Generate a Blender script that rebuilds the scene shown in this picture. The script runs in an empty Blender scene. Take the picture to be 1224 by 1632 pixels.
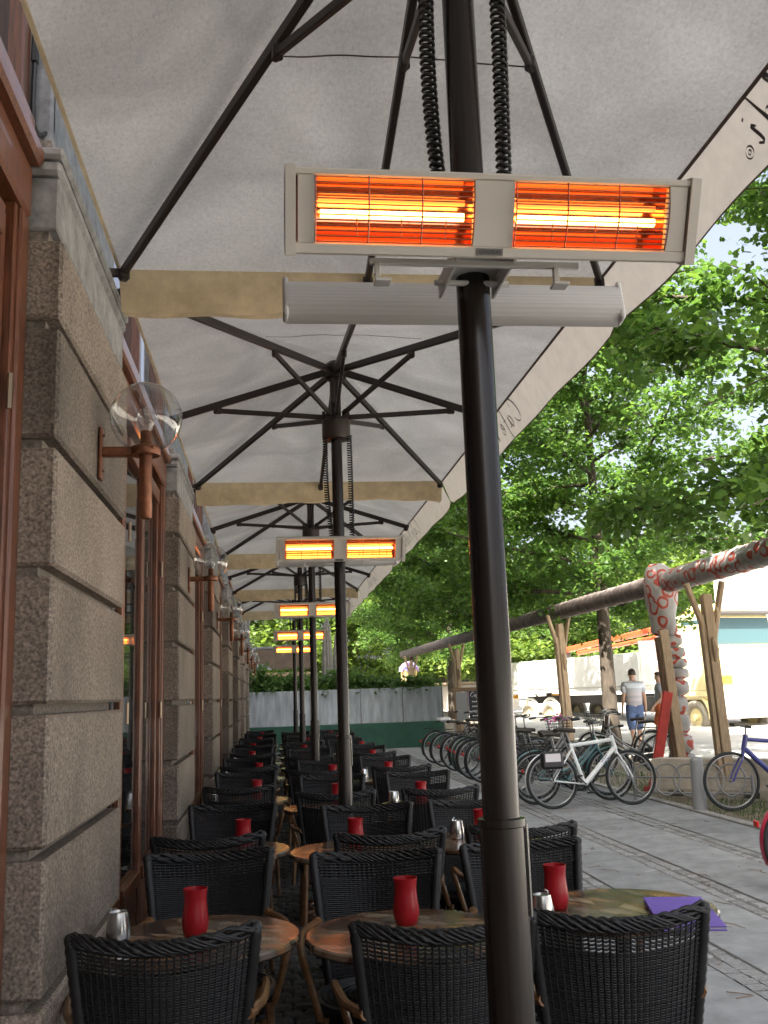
import bpy, bmesh, math, random
import numpy as np
from mathutils import Vector, Matrix
R = math.radians
rng = random.Random(7)
C = bpy.context.scene.collection
SC = bpy.context.scene

# ------------------------------------------------------------------ camera
def setup_camera():
    yaw, pitch, roll = .119, .1851, -.0341
    w = Vector((math.sin(yaw)*math.cos(pitch), math.cos(yaw)*math.cos(pitch), math.sin(pitch)))
    r = Vector((math.cos(yaw), -math.sin(yaw), 0)); u = r.cross(w)
    r2 = r*math.cos(roll) + u*math.sin(roll); u2 = -r*math.sin(roll) + u*math.cos(roll)
    m = Matrix((r2, u2, -w)).transposed().to_4x4(); m.translation = (0, 0, 1.5)
    cd = bpy.data.cameras.new('camera'); cd.sensor_fit = 'HORIZONTAL'; cd.sensor_width = 36
    cd.lens = 1550/1224*36; cd.clip_start = .05; cd.clip_end = 2000
    co = bpy.data.objects.new('camera', cd); C.objects.link(co); co.matrix_world = m
    SC.camera = co
setup_camera()

# ------------------------------------------------------------------ light
SUN_EL, SUN_H = R(54), Vector((-.51, -.86))      # towards the sun, horizontally
def setup_light():
    w = bpy.data.worlds.new('World'); SC.world = w; w.use_nodes = True
    nt = w.node_tree; bg = nt.nodes['Background']
    sky = nt.nodes.new('ShaderNodeTexSky'); sky.sky_type = 'NISHITA'; sky.sun_disc = False
    sky.sun_elevation = SUN_EL; sky.sun_rotation = math.atan2(SUN_H.x, SUN_H.y)
    sky.dust_density = 8.0; sky.air_density = .7; sky.ozone_density = .4
    pale_sky = nt.nodes.new('ShaderNodeHueSaturation'); pale_sky.inputs['Saturation'].default_value = .60; pale_sky.inputs['Value'].default_value = 1.1   # whole sky desaturated and lifted in colour to imitate overexposed white
    nt.links.new(sky.outputs[0], pale_sky.inputs['Color']); nt.links.new(pale_sky.outputs[0], bg.inputs[0]); bg.inputs[1].default_value = .093
    ld = bpy.data.lights.new('sun', 'SUN'); ld.energy = 5.0; ld.angle = R(.5); ld.color = (1, .95, .86)
    lo = bpy.data.objects.new('sun', ld); C.objects.link(lo); lo.location = (0, 0, 40)
    h = SUN_H.normalized()*math.cos(SUN_EL)
    d = Vector((h.x, h.y, math.sin(SUN_EL)))
    lo.rotation_euler = d.to_track_quat('Z', 'Y').to_euler()
    vs = SC.view_settings; vs.view_transform = 'Standard'; vs.look = 'None'
    vs.exposure = 2.38; vs.gamma = 1; vs.use_curve_mapping = False
    SC.cycles.use_denoising = True
    SC.cycles.max_bounces = 8; SC.cycles.transparent_max_bounces = 16
    SC.cycles.sample_clamp_indirect = 6
    SC.cycles.caustics_reflective = False; SC.cycles.caustics_refractive = False
setup_light()

# ------------------------------------------------------------------ materials
MATS = {}
def mat(name, col, rough=.6, metal=0, noise=None, bump=None, obvar=0, coat=0, spec=.5, emit=None, stretch=None, col2=None, transl=0):
    """procedural principled material; noise=(scale, amount[, detail]); bump=(scale, strength); obvar = per-object value change"""
    if name in MATS: return MATS[name]
    m = bpy.data.materials.new(name); m.use_nodes = True; MATS[name] = m
    nt = m.node_tree; N = nt.nodes; L = nt.links; b = N['Principled BSDF']
    b.inputs['Base Color'].default_value = (*col, 1); b.inputs['Roughness'].default_value = rough
    b.inputs['Metallic'].default_value = metal; b.inputs['Specular IOR Level'].default_value = spec
    b.inputs['Coat Weight'].default_value = coat
    vec = None
    if noise or bump:
        tc = N.new('ShaderNodeTexCoord'); mp = N.new('ShaderNodeMapping'); L.new(tc.outputs['Object'], mp.inputs[0])
        if stretch: mp.inputs['Scale'].default_value = stretch
        vec = mp.outputs[0]
    csock = None
    if noise:
        n = N.new('ShaderNodeTexNoise'); n.inputs['Scale'].default_value = noise[0]
        n.inputs['Detail'].default_value = noise[2] if len(noise) > 2 else 4
        n.inputs['Roughness'].default_value = .65
        L.new(vec, n.inputs['Vector'])
        mx = N.new('ShaderNodeMix'); mx.data_type = 'RGBA'
        c2 = col2 if col2 else tuple(max(0, c*(1-noise[1])) for c in col)
        c1 = col if col2 else tuple(min(1, c*(1+noise[1]*.6)) for c in col)
        mr = N.new('ShaderNodeMapRange'); mr.inputs[1].default_value = .32; mr.inputs[2].default_value = .68
        L.new(n.outputs[0], mr.inputs[0]); L.new(mr.outputs[0], mx.inputs[0])
        mx.inputs[6].default_value = (*c2, 1); mx.inputs[7].default_value = (*c1, 1)
        csock = mx.outputs[2]
    if obvar:
        oi = N.new('ShaderNodeObjectInfo'); mr = N.new('ShaderNodeMapRange')
        mr.inputs[3].default_value = 1-obvar; mr.inputs[4].default_value = 1+obvar
        L.new(oi.outputs['Random'], mr.inputs[0])
        hs = N.new('ShaderNodeHueSaturation'); L.new(mr.outputs[0], hs.inputs['Value'])
        if csock: L.new(csock, hs.inputs['Color'])
        else: hs.inputs['Color'].default_value = (*col, 1)
        csock = hs.outputs[0]
    if csock: L.new(csock, b.inputs['Base Color'])
    if bump:
        n = N.new('ShaderNodeTexNoise'); n.inputs['Scale'].default_value = bump[0]; n.inputs['Detail'].default_value = 5
        L.new(vec, n.inputs['Vector']); bp = N.new('ShaderNodeBump'); bp.inputs['Strength'].default_value = bump[1]
        bp.inputs['Distance'].default_value = .01
        L.new(n.outputs[0], bp.inputs['Height']); L.new(bp.outputs[0], b.inputs['Normal'])
    if emit:
        b.inputs['Emission Color'].default_value = (*emit[0], 1); b.inputs['Emission Strength'].default_value = emit[1]
    if transl:
        t = N.new('ShaderNodeBsdfTranslucent'); ms = N.new('ShaderNodeMixShader'); ms.inputs[0].default_value = transl
        t.inputs[0].default_value = (*col, 1)
        if csock: L.new(csock, t.inputs[0])
        L.new(b.outputs[0], ms.inputs[1]); L.new(t.outputs[0], ms.inputs[2])
        L.new(ms.outputs[0], N['Material Output'].inputs[0])
    return m

def thin_glass(name, tint=(1, 1, 1), rough=.02, ior=1.45, boost=1.0):
    m = bpy.data.materials.new(name); m.use_nodes = True; nt = m.node_tree; N = nt.nodes; L = nt.links
    N.remove(N['Principled BSDF'])
    tr = N.new('ShaderNodeBsdfTransparent'); tr.inputs[0].default_value = (*tint, 1)
    gl = N.new('ShaderNodeBsdfGlossy'); gl.inputs['Roughness'].default_value = rough
    fr = N.new('ShaderNodeLayerWeight'); fr.inputs[0].default_value = .5
    pw = N.new('ShaderNodeMath'); pw.operation = 'POWER'; pw.inputs[1].default_value = 3.2; L.new(fr.outputs['Facing'], pw.inputs[0])
    ad = N.new('ShaderNodeMath'); ad.operation = 'MULTIPLY_ADD'; ad.inputs[1].default_value = .75; ad.inputs[2].default_value = .045; L.new(pw.outputs[0], ad.inputs[0])
    mu = N.new('ShaderNodeMath'); mu.operation = 'MULTIPLY'; mu.use_clamp = True; mu.inputs[1].default_value = boost
    L.new(ad.outputs[0], mu.inputs[0])
    ms = N.new('ShaderNodeMixShader'); L.new(mu.outputs[0], ms.inputs[0]); L.new(tr.outputs[0], ms.inputs[1]); L.new(gl.outputs[0], ms.inputs[2])
    L.new(ms.outputs[0], N['Material Output'].inputs[0]); MATS[name] = m
    return m

def leaf_mat(name, c1, c2, c3):
    m = bpy.data.materials.new(name); m.use_nodes = True; nt = m.node_tree; N = nt.nodes; L = nt.links
    b = N['Principled BSDF']; b.inputs['Roughness'].default_value = .5; b.inputs['Specular IOR Level'].default_value = .35
    at = N.new('ShaderNodeAttribute'); at.attribute_name = 'tone'
    cr = N.new('ShaderNodeValToRGB'); cr.color_ramp.elements[0].color = (*c1, 1); cr.color_ramp.elements[1].color = (*c3, 1)
    e = cr.color_ramp.elements.new(.5); e.color = (*c2, 1)
    L.new(at.outputs['Fac'], cr.inputs[0]); L.new(cr.outputs[0], b.inputs['Base Color'])
    t = N.new('ShaderNodeBsdfTranslucent'); hs = N.new('ShaderNodeHueSaturation')
    hs.inputs['Hue'].default_value = .485; hs.inputs['Value'].default_value = 2.0; hs.inputs['Saturation'].default_value = 1.1
    L.new(cr.outputs[0], hs.inputs['Color']); L.new(hs.outputs[0], t.inputs[0])
    ms = N.new('ShaderNodeMixShader'); ms.inputs[0].default_value = .5
    L.new(b.outputs[0], ms.inputs[1]); L.new(t.outputs[0], ms.inputs[2]); L.new(ms.outputs[0], N['Material Output'].inputs[0])
    MATS[name] = m; return m

def granite():
    m = bpy.data.materials.new('granite'); m.use_nodes = True; nt = m.node_tree; N = nt.nodes; L = nt.links
    b = N['Principled BSDF']; b.inputs['Roughness'].default_value = .75
    tc = N.new('ShaderNodeTexCoord'); oi = N.new('ShaderNodeObjectInfo')
    ad = N.new('ShaderNodeVectorMath'); ad.operation = 'ADD'; L.new(tc.outputs['Object'], ad.inputs[0])
    sc = N.new('ShaderNodeMath'); sc.operation = 'MULTIPLY'; sc.inputs[1].default_value = 37; L.new(oi.outputs['Random'], sc.inputs[0])
    L.new(sc.outputs[0], ad.inputs[1])
    def noise(s, d):
        n = N.new('ShaderNodeTexNoise'); n.inputs['Scale'].default_value = s; n.inputs['Detail'].default_value = d; L.new(ad.outputs[0], n.inputs[0]); return n
    n1 = noise(110, 3); n2 = noise(2.2, 5); n3 = noise(45, 4)
    cr = N.new('ShaderNodeValToRGB'); e = cr.color_ramp.elements
    e[0].position = .34; e[0].color = (.085, .068, .054, 1); e[1].position = .68; e[1].color = (.40, .325, .255, 1)
    k = cr.color_ramp.elements.new(.5); k.color = (.225, .175, .132, 1)
    L.new(n1.outputs[0], cr.inputs[0])
    v = N.new('ShaderNodeTexVoronoi'); v.inputs['Scale'].default_value = 130; L.new(ad.outputs[0], v.inputs[0])
    mxv = N.new('ShaderNodeMix'); mxv.data_type = 'RGBA'; mxv.inputs[0].default_value = .3
    cv = N.new('ShaderNodeValToRGB'); cv.color_ramp.elements[0].color = (.03, .03, .03, 1); cv.color_ramp.elements[1].color = (.5, .42, .36, 1)
    L.new(v.outputs['Color'], cv.inputs[0]); L.new(cr.outputs[0], mxv.inputs[6]); L.new(cv.outputs[0], mxv.inputs[7])
    mr = N.new('ShaderNodeMapRange'); mr.inputs[1].default_value = .3; mr.inputs[2].default_value = .7; mr.inputs[3].default_value = .62; mr.inputs[4].default_value = 1.1
    L.new(n2.outputs[0], mr.inputs[0])
    mo = N.new('ShaderNodeMapRange'); mo.inputs[3].default_value = .72; mo.inputs[4].default_value = 1.2; L.new(oi.outputs['Random'], mo.inputs[0])
    mm = N.new('ShaderNodeMath'); mm.operation = 'MULTIPLY'; L.new(mr.outputs[0], mm.inputs[0]); L.new(mo.outputs[0], mm.inputs[1])
    hs = N.new('ShaderNodeHueSaturation'); L.new(mm.outputs[0], hs.inputs['Value']); L.new(mxv.outputs[2], hs.inputs['Color'])
    L.new(hs.outputs[0], b.inputs['Base Color'])
    bp = N.new('ShaderNodeBump'); bp.inputs['Strength'].default_value = .5; bp.inputs['Distance'].default_value = .006
    L.new(n3.outputs[0], bp.inputs['Height']); L.new(bp.outputs[0], b.inputs['Normal'])
    MATS['granite'] = m; return m

def tabletop_mat():
    m = bpy.data.materials.new('tabletop'); m.use_nodes = True; nt = m.node_tree; N = nt.nodes; L = nt.links
    b = N['Principled BSDF']; b.inputs['Roughness'].default_value = .2
    tc = N.new('ShaderNodeTexCoord'); nz = N.new('ShaderNodeTexNoise'); nz.inputs['Scale'].default_value = 6; nz.inputs['Detail'].default_value = 3
    L.new(tc.outputs['Object'], nz.inputs[0])
    vs_ = N.new('ShaderNodeVectorMath'); vs_.operation = 'SCALE'; vs_.inputs['Scale'].default_value = .10; L.new(nz.outputs['Color'], vs_.inputs[0])
    mx0 = N.new('ShaderNodeVectorMath'); mx0.operation = 'ADD'; L.new(tc.outputs['Object'], mx0.inputs[0]); L.new(vs_.outputs[0], mx0.inputs[1])
    mp = N.new('ShaderNodeMapping'); mp.inputs['Scale'].default_value = (8.5, 19, 8); mp.inputs['Rotation'].default_value = (0, 0, .5); L.new(mx0.outputs[0], mp.inputs[0])
    v = N.new('ShaderNodeTexVoronoi'); v.inputs['Scale'].default_value = 1; L.new(mp.outputs[0], v.inputs[0])
    sep = N.new('ShaderNodeSeparateColor'); L.new(v.outputs['Color'], sep.inputs[0])
    cr = N.new('ShaderNodeValToRGB'); e = cr.color_ramp.elements
    e[0].color = (.05, .035, .028, 1); e[1].color = (.42, .30, .19, 1); e[0].position = .1
    for p, c in ((.35, (.11, .055, .03, 1)), (.55, (.30, .15, .07, 1)), (.75, (.15, .12, .10, 1))):
        k = cr.color_ramp.elements.new(p); k.color = c
    L.new(sep.outputs[0], cr.inputs[0])
    cd = N.new('ShaderNodeValToRGB'); cd.color_ramp.elements[0].position = .25; cd.color_ramp.elements[1].position = .75
    cd.color_ramp.elements[0].color = (1, 1, 1, 1); cd.color_ramp.elements[1].color = (.45, .4, .36, 1)
    L.new(v.outputs['Distance'], cd.inputs[0])
    mx = N.new('ShaderNodeMix'); mx.data_type = 'RGBA'; mx.blend_type = 'MULTIPLY'; mx.inputs[0].default_value = 1
    L.new(cr.outputs[0], mx.inputs[6]); L.new(cd.outputs[0], mx.inputs[7]); L.new(mx.outputs[2], b.inputs['Base Color'])
    MATS['tabletop'] = m; return m

def banded(name, bands, axis=2, rough=.8):
    """flat colour bands along an object axis: print on cloth"""
    m = bpy.data.materials.new(name); m.use_nodes = True; nt = m.node_tree; N = nt.nodes; L = nt.links
    b = N['Principled BSDF']; b.inputs['Roughness'].default_value = rough
    tc = N.new('ShaderNodeTexCoord'); s = N.new('ShaderNodeSeparateXYZ'); L.new(tc.outputs['Object'], s.inputs[0])
    mr = N.new('ShaderNodeMapRange'); mr.inputs[1].default_value = bands[0][0]; mr.inputs[2].default_value = bands[-1][0]
    L.new(s.outputs[axis], mr.inputs[0]); cr = N.new('ShaderNodeValToRGB'); cr.color_ramp.interpolation = 'CONSTANT'
    lo, hi = bands[0][0], bands[-1][0]
    cr.color_ramp.elements[0].color = (*bands[0][1], 1); cr.color_ramp.elements[1].position = 1; cr.color_ramp.elements[1].color = (*bands[-1][1], 1)
    for z, c in bands[1:-1]:
        k = cr.color_ramp.elements.new((z-lo)/(hi-lo)); k.color = (*c, 1)
    L.new(mr.outputs[0], cr.inputs[0]); L.new(cr.outputs[0], b.inputs['Base Color']); MATS[name] = m; return m

def canvas_mat():
    m = mat('canvas', (.69, .67, .63), .95, noise=(70, .1, 9), bump=(160, .18), transl=.42, col2=(.56, .545, .52)); nt = m.node_tree; N = nt.nodes; L = nt.links
    b = N['Principled BSDF']; src = b.inputs['Base Color'].links[0].from_socket
    tc = N.new('ShaderNodeTexCoord')
    def noise(sc, st, d):
        mp = N.new('ShaderNodeMapping'); mp.inputs['Scale'].default_value = st; L.new(tc.outputs['Object'], mp.inputs[0])
        n = N.new('ShaderNodeTexNoise'); n.inputs['Scale'].default_value = sc; n.inputs['Detail'].default_value = d; n.inputs['Distortion'].default_value = .6; L.new(mp.outputs[0], n.inputs[0]); return n
    n1 = noise(2.2, (1, 1, 1), 6); n2 = noise(150, (1, .3, 1), 3)
    r1 = N.new('ShaderNodeMapRange'); r1.inputs[1].default_value = .35; r1.inputs[2].default_value = .7; r1.inputs[3].default_value = .76; r1.inputs[4].default_value = 1.06; L.new(n1.outputs[0], r1.inputs[0])
    r2 = N.new('ShaderNodeMapRange'); r2.inputs[1].default_value = .3; r2.inputs[2].default_value = .5; r2.inputs[3].default_value = .87; r2.inputs[4].default_value = 1.0; L.new(n2.outputs[0], r2.inputs[0])
    mu = N.new('ShaderNodeMath'); mu.operation = 'MULTIPLY'; L.new(r1.outputs[0], mu.inputs[0]); L.new(r2.outputs[0], mu.inputs[1])
    hs = N.new('ShaderNodeHueSaturation'); L.new(mu.outputs[0], hs.inputs['Value']); L.new(src, hs.inputs['Color']); L.new(hs.outputs[0], b.inputs['Base Color'])
    for n in N:
        if n.type == 'BSDF_TRANSLUCENT': L.new(hs.outputs[0], n.inputs[0])
def wrap_mat():
    m = mat('wrap', (.40, .385, .37), .6, bump=(24, .7)); nt = m.node_tree; N = nt.nodes; L = nt.links; b = N['Principled BSDF']
    tc = N.new('ShaderNodeTexCoord'); v = N.new('ShaderNodeTexVoronoi'); v.inputs['Scale'].default_value = 5.2; L.new(tc.outputs['Object'], v.inputs[0])
    n = N.new('ShaderNodeTexNoise'); n.inputs['Scale'].default_value = 9; n.inputs['Detail'].default_value = 2; L.new(tc.outputs['Object'], n.inputs[0])
    a = N.new('ShaderNodeMath'); a.operation = 'MULTIPLY_ADD'; a.inputs[1].default_value = .35; L.new(n.outputs[0], a.inputs[0]); L.new(v.outputs['Distance'], a.inputs[2])
    cr = N.new('ShaderNodeValToRGB'); e = cr.color_ramp.elements; cr.color_ramp.interpolation = 'LINEAR'
    e[0].position = 0; e[0].color = (.38, .36, .35, 1); e[1].position = 1; e[1].color = (.30, .29, .28, 1)
    for p, c in ((.47, (.42, .40, .39, 1)), (.50, (.42, .07, .04, 1)), (.64, (.40, .06, .035, 1)), (.675, (.40, .385, .37, 1))):
        k = cr.color_ramp.elements.new(p); k.color = c
    L.new(a.outputs[0], cr.inputs[0]); L.new(cr.outputs[0], b.inputs['Base Color'])
granite(); tabletop_mat()
mat('mortar', (.42, .41, .38), .9, noise=(30, .3))
mat('stone_core', (.21, .18, .15), .9, noise=(60, .5), bump=(80, .3))
mat('limestone', (.27, .27, .265), .85, noise=(14, .35), bump=(50, .25))
mat('plaster', (.5, .45, .38), .9, noise=(3, .2))
mat('mahogany', (.165, .056, .025), .38, noise=(9, .55), bump=(60, .08), stretch=(14, 14, .8), coat=.25)
mat('copper', (.22, .085, .042), .42, .55, noise=(25, .35))
mat('dark_pane', (.012, .012, .013), .03, spec=.6)
mat('brass', (.30, .24, .17), .35, .9)
thin_glass('globe_glass', (.95, .96, .96), .01, 1.45, 1.8)
thin_glass('bulb_glass', (.95, .95, .95), .02, 1.5, 1.6)
mat('white_metal', (.6, .6, .58), .5)
mat('pole_brown', (.020, .0155, .0135), .24, 0, spec=.4, noise=(5, .3), stretch=(30, 30, .5))
mat('rib_brown', (.030, .021, .017), .45, .2)
canvas_mat()
mat('canvas_tan', (.70, .58, .39), .95, noise=(9, .22, 6), bump=(30, .15), transl=.45)
mat('canvas_side', (.66, .60, .54), .95, noise=(12, .08), transl=.45)
mat('seam', (.15, .105, .085), .9)
mat('print_ink', (.15, .13, .125), .9)
mat('cable_black', (.012, .012, .012), .55)
mat('heater_shell', (.62, .58, .51), .45, noise=(3, .05))
mat('heater_box', (.74, .73, .70), .5)
mat('reflector', (.68, .33, .19), .13, 1.0)
mat('grille_wire', (.33, .2, .15), .4, .8)
mat('plate_grey', (.17, .16, .15), .6)
mat('element', (.8, .3, .1), .4, emit=((1, .36, .07), 5.2))
mat('element_side', (.7, .15, .05), .4, emit=((1, .15, .02), .7))
mat('wicker', (.0125, .013, .014), .5, noise=(18, .45), obvar=.12)
mat('cane', (.19, .095, .038), .42, noise=(12, .45), coat=.2, obvar=.1)
mat('steel', (.62, .62, .60), .22, 1.0)
mat('table_edge', (.16, .10, .07), .4, noise=(20, .5))
mat('iron', (.03, .03, .03), .5, .5)
mat('red_glass', (.48, .014, .022), .34, coat=.15, transl=.3, noise=(5, .12))
mat('purple_card', (.16, .085, .46), .5, noise=(20, .1))
mat('card_pale', (.62, .6, .68), .6)
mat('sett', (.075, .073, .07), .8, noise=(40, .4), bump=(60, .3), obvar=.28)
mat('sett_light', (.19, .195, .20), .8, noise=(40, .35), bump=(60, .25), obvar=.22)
mat('slab', (.205, .215, .225), .85, noise=(5, .3, 9), bump=(150, .2), obvar=.13)
mat('sand_joint', (.10, .096, .09), .95, noise=(30, .4))
mat('earth', (.15, .125, .09), .95, noise=(4, .4), bump=(20, .4))
mat('road', (.52, .50, .46), .9, noise=(1.5, .15), bump=(60, .2))
mat('ground', (.22, .21, .18), .95, noise=(1, .3))
mat('grass', (.07, .12, .03), .8, obvar=.1)
mat('bark', (.075, .058, .042), .9, noise=(14, .5), bump=(18, .8), stretch=(1, 1, .25))
leaf_mat('leaf', (.046, .102, .026), (.076, .148, .034), (.118, .197, .042))
leaf_mat('leaf_far', (.06, .105, .022), (.10, .16, .032), (.15, .21, .045))
leaf_mat('leaf_shrub', (.06, .12, .04), (.09, .17, .05), (.13, .21, .06))
mat('screen_metal', (.52, .56, .60), .36, .55, noise=(3.2, .32), bump=(14, .35), stretch=(2.2, 1, .35))  # upright streaks in the base colour imitate wavy reflections on the panels
mat('green_paint', (.012, .075, .05), .55, noise=(3, .25))
mat('timber', (.42, .31, .20), .8, noise=(10, .35), bump=(30, .2), stretch=(8, 8, .6))
mat('timber_dark', (.20, .13, .08), .8, noise=(10, .4), stretch=(8, 8, .6))
mat('red_paint', (.42, .03, .02), .6, noise=(6, .3))
mat('concrete', (.40, .36, .30), .9, noise=(5, .25), bump=(40, .3))
wrap_mat()
mat('wrap_far', (.21, .17, .155), .8, noise=(7, .5), bump=(22, .6))
mat('rubber', (.014, .018, .018), .7)
mat('alloy', (.36, .36, .37), .3, .9)
mat('black_paint', (.014, .014, .016), .35)
mat('white_paint', (.72, .76, .78), .3, coat=.4)
mat('teal_paint', (.06, .15, .17), .35, coat=.3)
mat('blue_paint', (.045, .05, .24), .35, coat=.4)
mat('pink_paint', (.42, .03, .07), .35, coat=.4)
mat('green_bike', (.03, .09, .06), .35, coat=.3)
mat('grey_paint', (.22, .23, .24), .5)
mat('red_bike', (.25, .02, .02), .35, coat=.3)
mat('leather', (.035, .028, .024), .55)
mat('pale_cover', (.62, .60, .64), .6)
mat('reflector_red', (.5, .02, .01), .3)
mat('lamp_pink', (.6, .08, .35), .5)
mat('truck_cream', (.80, .68, .36), .35, coat=.3)
mat('truck_white', (.80, .79, .74), .45, noise=(2, .06))
mat('truck_dark', (.05, .045, .04), .6)
mat('truck_orange', (.60, .09, .03), .45)
mat('lamp_amber', (.8, .38, .04), .3)
mat('tyre_sunlit', (.30, .27, .22), .9, noise=(8, .2))  # pale tan put into the tyre colour for rubber overexposed in the sun
mat('windscreen', (.06, .11, .12), .05, spec=.7)
mat('skin', (.50, .30, .21), .6)
mat('hair', (.05, .033, .022), .7)
mat('denim', (.10, .15, .30), .85, noise=(20, .3))
mat('shoe', (.35, .34, .33), .7)
mat('orange_cloth', (.55, .13, .05), .85)
mat('grey_cloth', (.28, .29, .31), .85)
banded('striped_tee', [(0, (.40, .38, .41)), (1.05, (.52, .47, .50)), (1.12, (.42, .42, .46)), (1.17, (.55, .50, .53)), (1.24, (.48, .50, .55)), (1.33, (.68, .72, .78)), (1.44, (.42, .43, .46)), (2, (.42, .43, .46))])
mat('kiosk_brown', (.14, .10, .075), .7, noise=(6, .3))
mat('closed_canvas', (.24, .235, .22), .9, noise=(6, .3))
mat('wreath', (.03, .05, .03), .9, bump=(30, 1))
mat('stall_yellow', (.70, .55, .22), .8, noise=(10, .2), stretch=(4, 4, .3))
mat('stall_blue', (.20, .32, .62), .8, noise=(5, .4), col2=(.55, .2, .4))
mat('chalkboard', (.02, .025, .03), .7)
mat('chalk', (.75, .75, .75), .9)
mat('pale_building', (.62, .56, .47), .9, noise=(1, .15))
mat('roof_grey', (.18, .18, .19), .8)

# ------------------------------------------------------------------ mesh builder
class MB:
    def __init__(s): s.v = []; s.f = []; s.m = []; s.mi = 0
    def add(s, vs, fs):
        o = len(s.v); s.v.extend([tuple(v) for v in vs]); s.f.extend([tuple(i+o for i in f) for f in fs]); s.m.extend([s.mi]*len(fs)); return s
    def box(s, c, d, rot=None, ch=0):
        a, b, e = d[0]/2, d[1]/2, d[2]/2; c = Vector(c)
        if ch <= 0:
            vs = [Vector((x*a, y*b, z*e)) for x in (-1, 1) for y in (-1, 1) for z in (-1, 1)]
            fs = [(0, 1, 3, 2), (4, 6, 7, 5), (0, 4, 5, 1), (2, 3, 7, 6), (0, 2, 6, 4), (1, 5, 7, 3)]
        else:
            ch = min(ch, a*.9, b*.9, e*.9); vs = []; ix = {}
            for x in (-1, 1):
                for y in (-1, 1):
                    for z in (-1, 1):
                        for k in range(3):
                            p = [x*(a-ch), y*(b-ch), z*(e-ch)]; p[k] = (x*a, y*b, z*e)[k]
                            ix[(x, y, z, k)] = len(vs); vs.append(Vector(p))
            fs = []
            for k in range(3):
                i, j = (k+1) % 3, (k+2) % 3
                for sg in (-1, 1):
                    q = []
                    for (p, r) in ((-1, -1), (1, -1), (1, 1), (-1, 1)):
                        t = [0, 0, 0]; t[k] = sg; t[i] = p; t[j] = r; q.append(ix[(*t, k)])
                    fs.append(tuple(q if sg > 0 else q[::-1]))
                for p in (-1, 1):
                    for r in (-1, 1):
                        t1 = [0, 0, 0]; t1[k] = -1; t1[i] = p; t1[j] = r
                        t2 = list(t1); t2[k] = 1
                        q = [ix[(*t1, i)], ix[(*t2, i)], ix[(*t2, j)], ix[(*t1, j)]]
                        fs.append(tuple(q if p*r < 0 else q[::-1]))
            for x in (-1, 1):
                for y in (-1, 1):
                    for z in (-1, 1):
                        q = [ix[(x, y, z, k)] for k in range(3)]; fs.append(tuple(q if x*y*z > 0 else q[::-1]))
        if rot is not None:
            m = rot if isinstance(rot, Matrix) else Matrix.Rotation(rot, 3, 'Z'); vs = [m @ v for v in vs]
        return s.add([v+c for v in vs], fs)
    def beam(s, p, q, w, h, up=(0, 0, 1), ch=0):
        p = Vector(p); q = Vector(q); d = q-p; L = d.length; y = d/L; up = Vector(up)
        x = y.cross(up)
        if x.length < 1e-4: x = y.cross(Vector((1, 0, 0)))
        x.normalize(); z = x.cross(y)
        return s.box((p+q)/2, (w, L, h), Matrix((x, y, z)).transposed(), ch)
    def tube(s, pts, r, n=8, closed=False, caps=True):
        pts = [Vector(p) for p in pts]; k = len(pts); rr = r if isinstance(r, (list, tuple)) else [r]*k
        o = len(s.v); prev = None; vs = []; fs = []
        for i, p in enumerate(pts):
            if closed: t = pts[(i+1) % k]-pts[i-1]
            else: t = pts[min(i+1, k-1)]-pts[max(i-1, 0)]
            t.normalize()
            if prev is None:
                a = Vector((0, 0, 1)) if abs(t.z) < .9 else Vector((1, 0, 0)); x = t.cross(a).normalized()
            else:
                x = prev-t*prev.dot(t)
                x = x.normalized() if x.length > 1e-6 else t.orthogonal().normalized()
            prev = x; y = t.cross(x)
            for j in range(n):
                a = 2*math.pi*j/n; vs.append(p+(x*math.cos(a)+y*math.sin(a))*rr[i])
        for i in range(k if closed else k-1):
            i2 = (i+1) % k
            for j in range(n):
                j2 = (j+1) % n; fs.append((i*n+j, i*n+j2, i2*n+j2, i2*n+j))
        if caps and not closed:
            fs.append(tuple(range(n))[::-1]); fs.append(tuple((k-1)*n+j for j in range(n)))
        return s.add(vs, fs)
    def lathe(s, prof, n=24, c=(0, 0, 0), caps=(True, True)):
        vs = []; fs = []; k = len(prof); c = Vector(c)
        for (r, z) in prof:
            for j in range(n):
                a = 2*math.pi*j/n; vs.append(c+Vector((r*math.cos(a), r*math.sin(a), z)))
        for i in range(k-1):
            for j in range(n):
                j2 = (j+1) % n; fs.append((i*n+j, i*n+j2, (i+1)*n+j2, (i+1)*n+j))
        if caps[0]: fs.append(tuple(range(n))[::-1])
        if caps[1]: fs.append(tuple((k-1)*n+j for j in range(n)))
        return s.add(vs, fs)
    def ring(s, c, R_, r, axis='y', n=40, m=8):
        pts = []
        for j in range(n):
            a = 2*math.pi*j/n; u, v = R_*math.cos(a), R_*math.sin(a)
            pts.append(Vector(c)+Vector({'y': (u, 0, v), 'x': (0, u, v), 'z': (u, v, 0)}[axis]))
        return s.tube(pts, r, m, closed=True)
    def grid(s, nu, nv, fn):
        vs = [fn(i/nu, j/nv) for j in range(nv+1) for i in range(nu+1)]
        fs = [(j*(nu+1)+i, j*(nu+1)+i+1, (j+1)*(nu+1)+i+1, (j+1)*(nu+1)+i) for j in range(nv) for i in range(nu)]
        return s.add(vs, fs)
    def mesh(s, name, mats, smooth=False, split=35):
        me = bpy.data.meshes.new(name); me.from_pydata(s.v, [], s.f); me.update()
        for m in (mats if isinstance(mats, (list, tuple)) else [mats]): me.materials.append(MATS[m] if isinstance(m, str) else m)
        if any(s.m): me.polygons.foreach_set('material_index', s.m)
        if smooth:
            me.polygons.foreach_set('use_smooth', [True]*len(me.polygons))
            if split: me.set_sharp_from_angle(angle=R(split))
        return me

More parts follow.
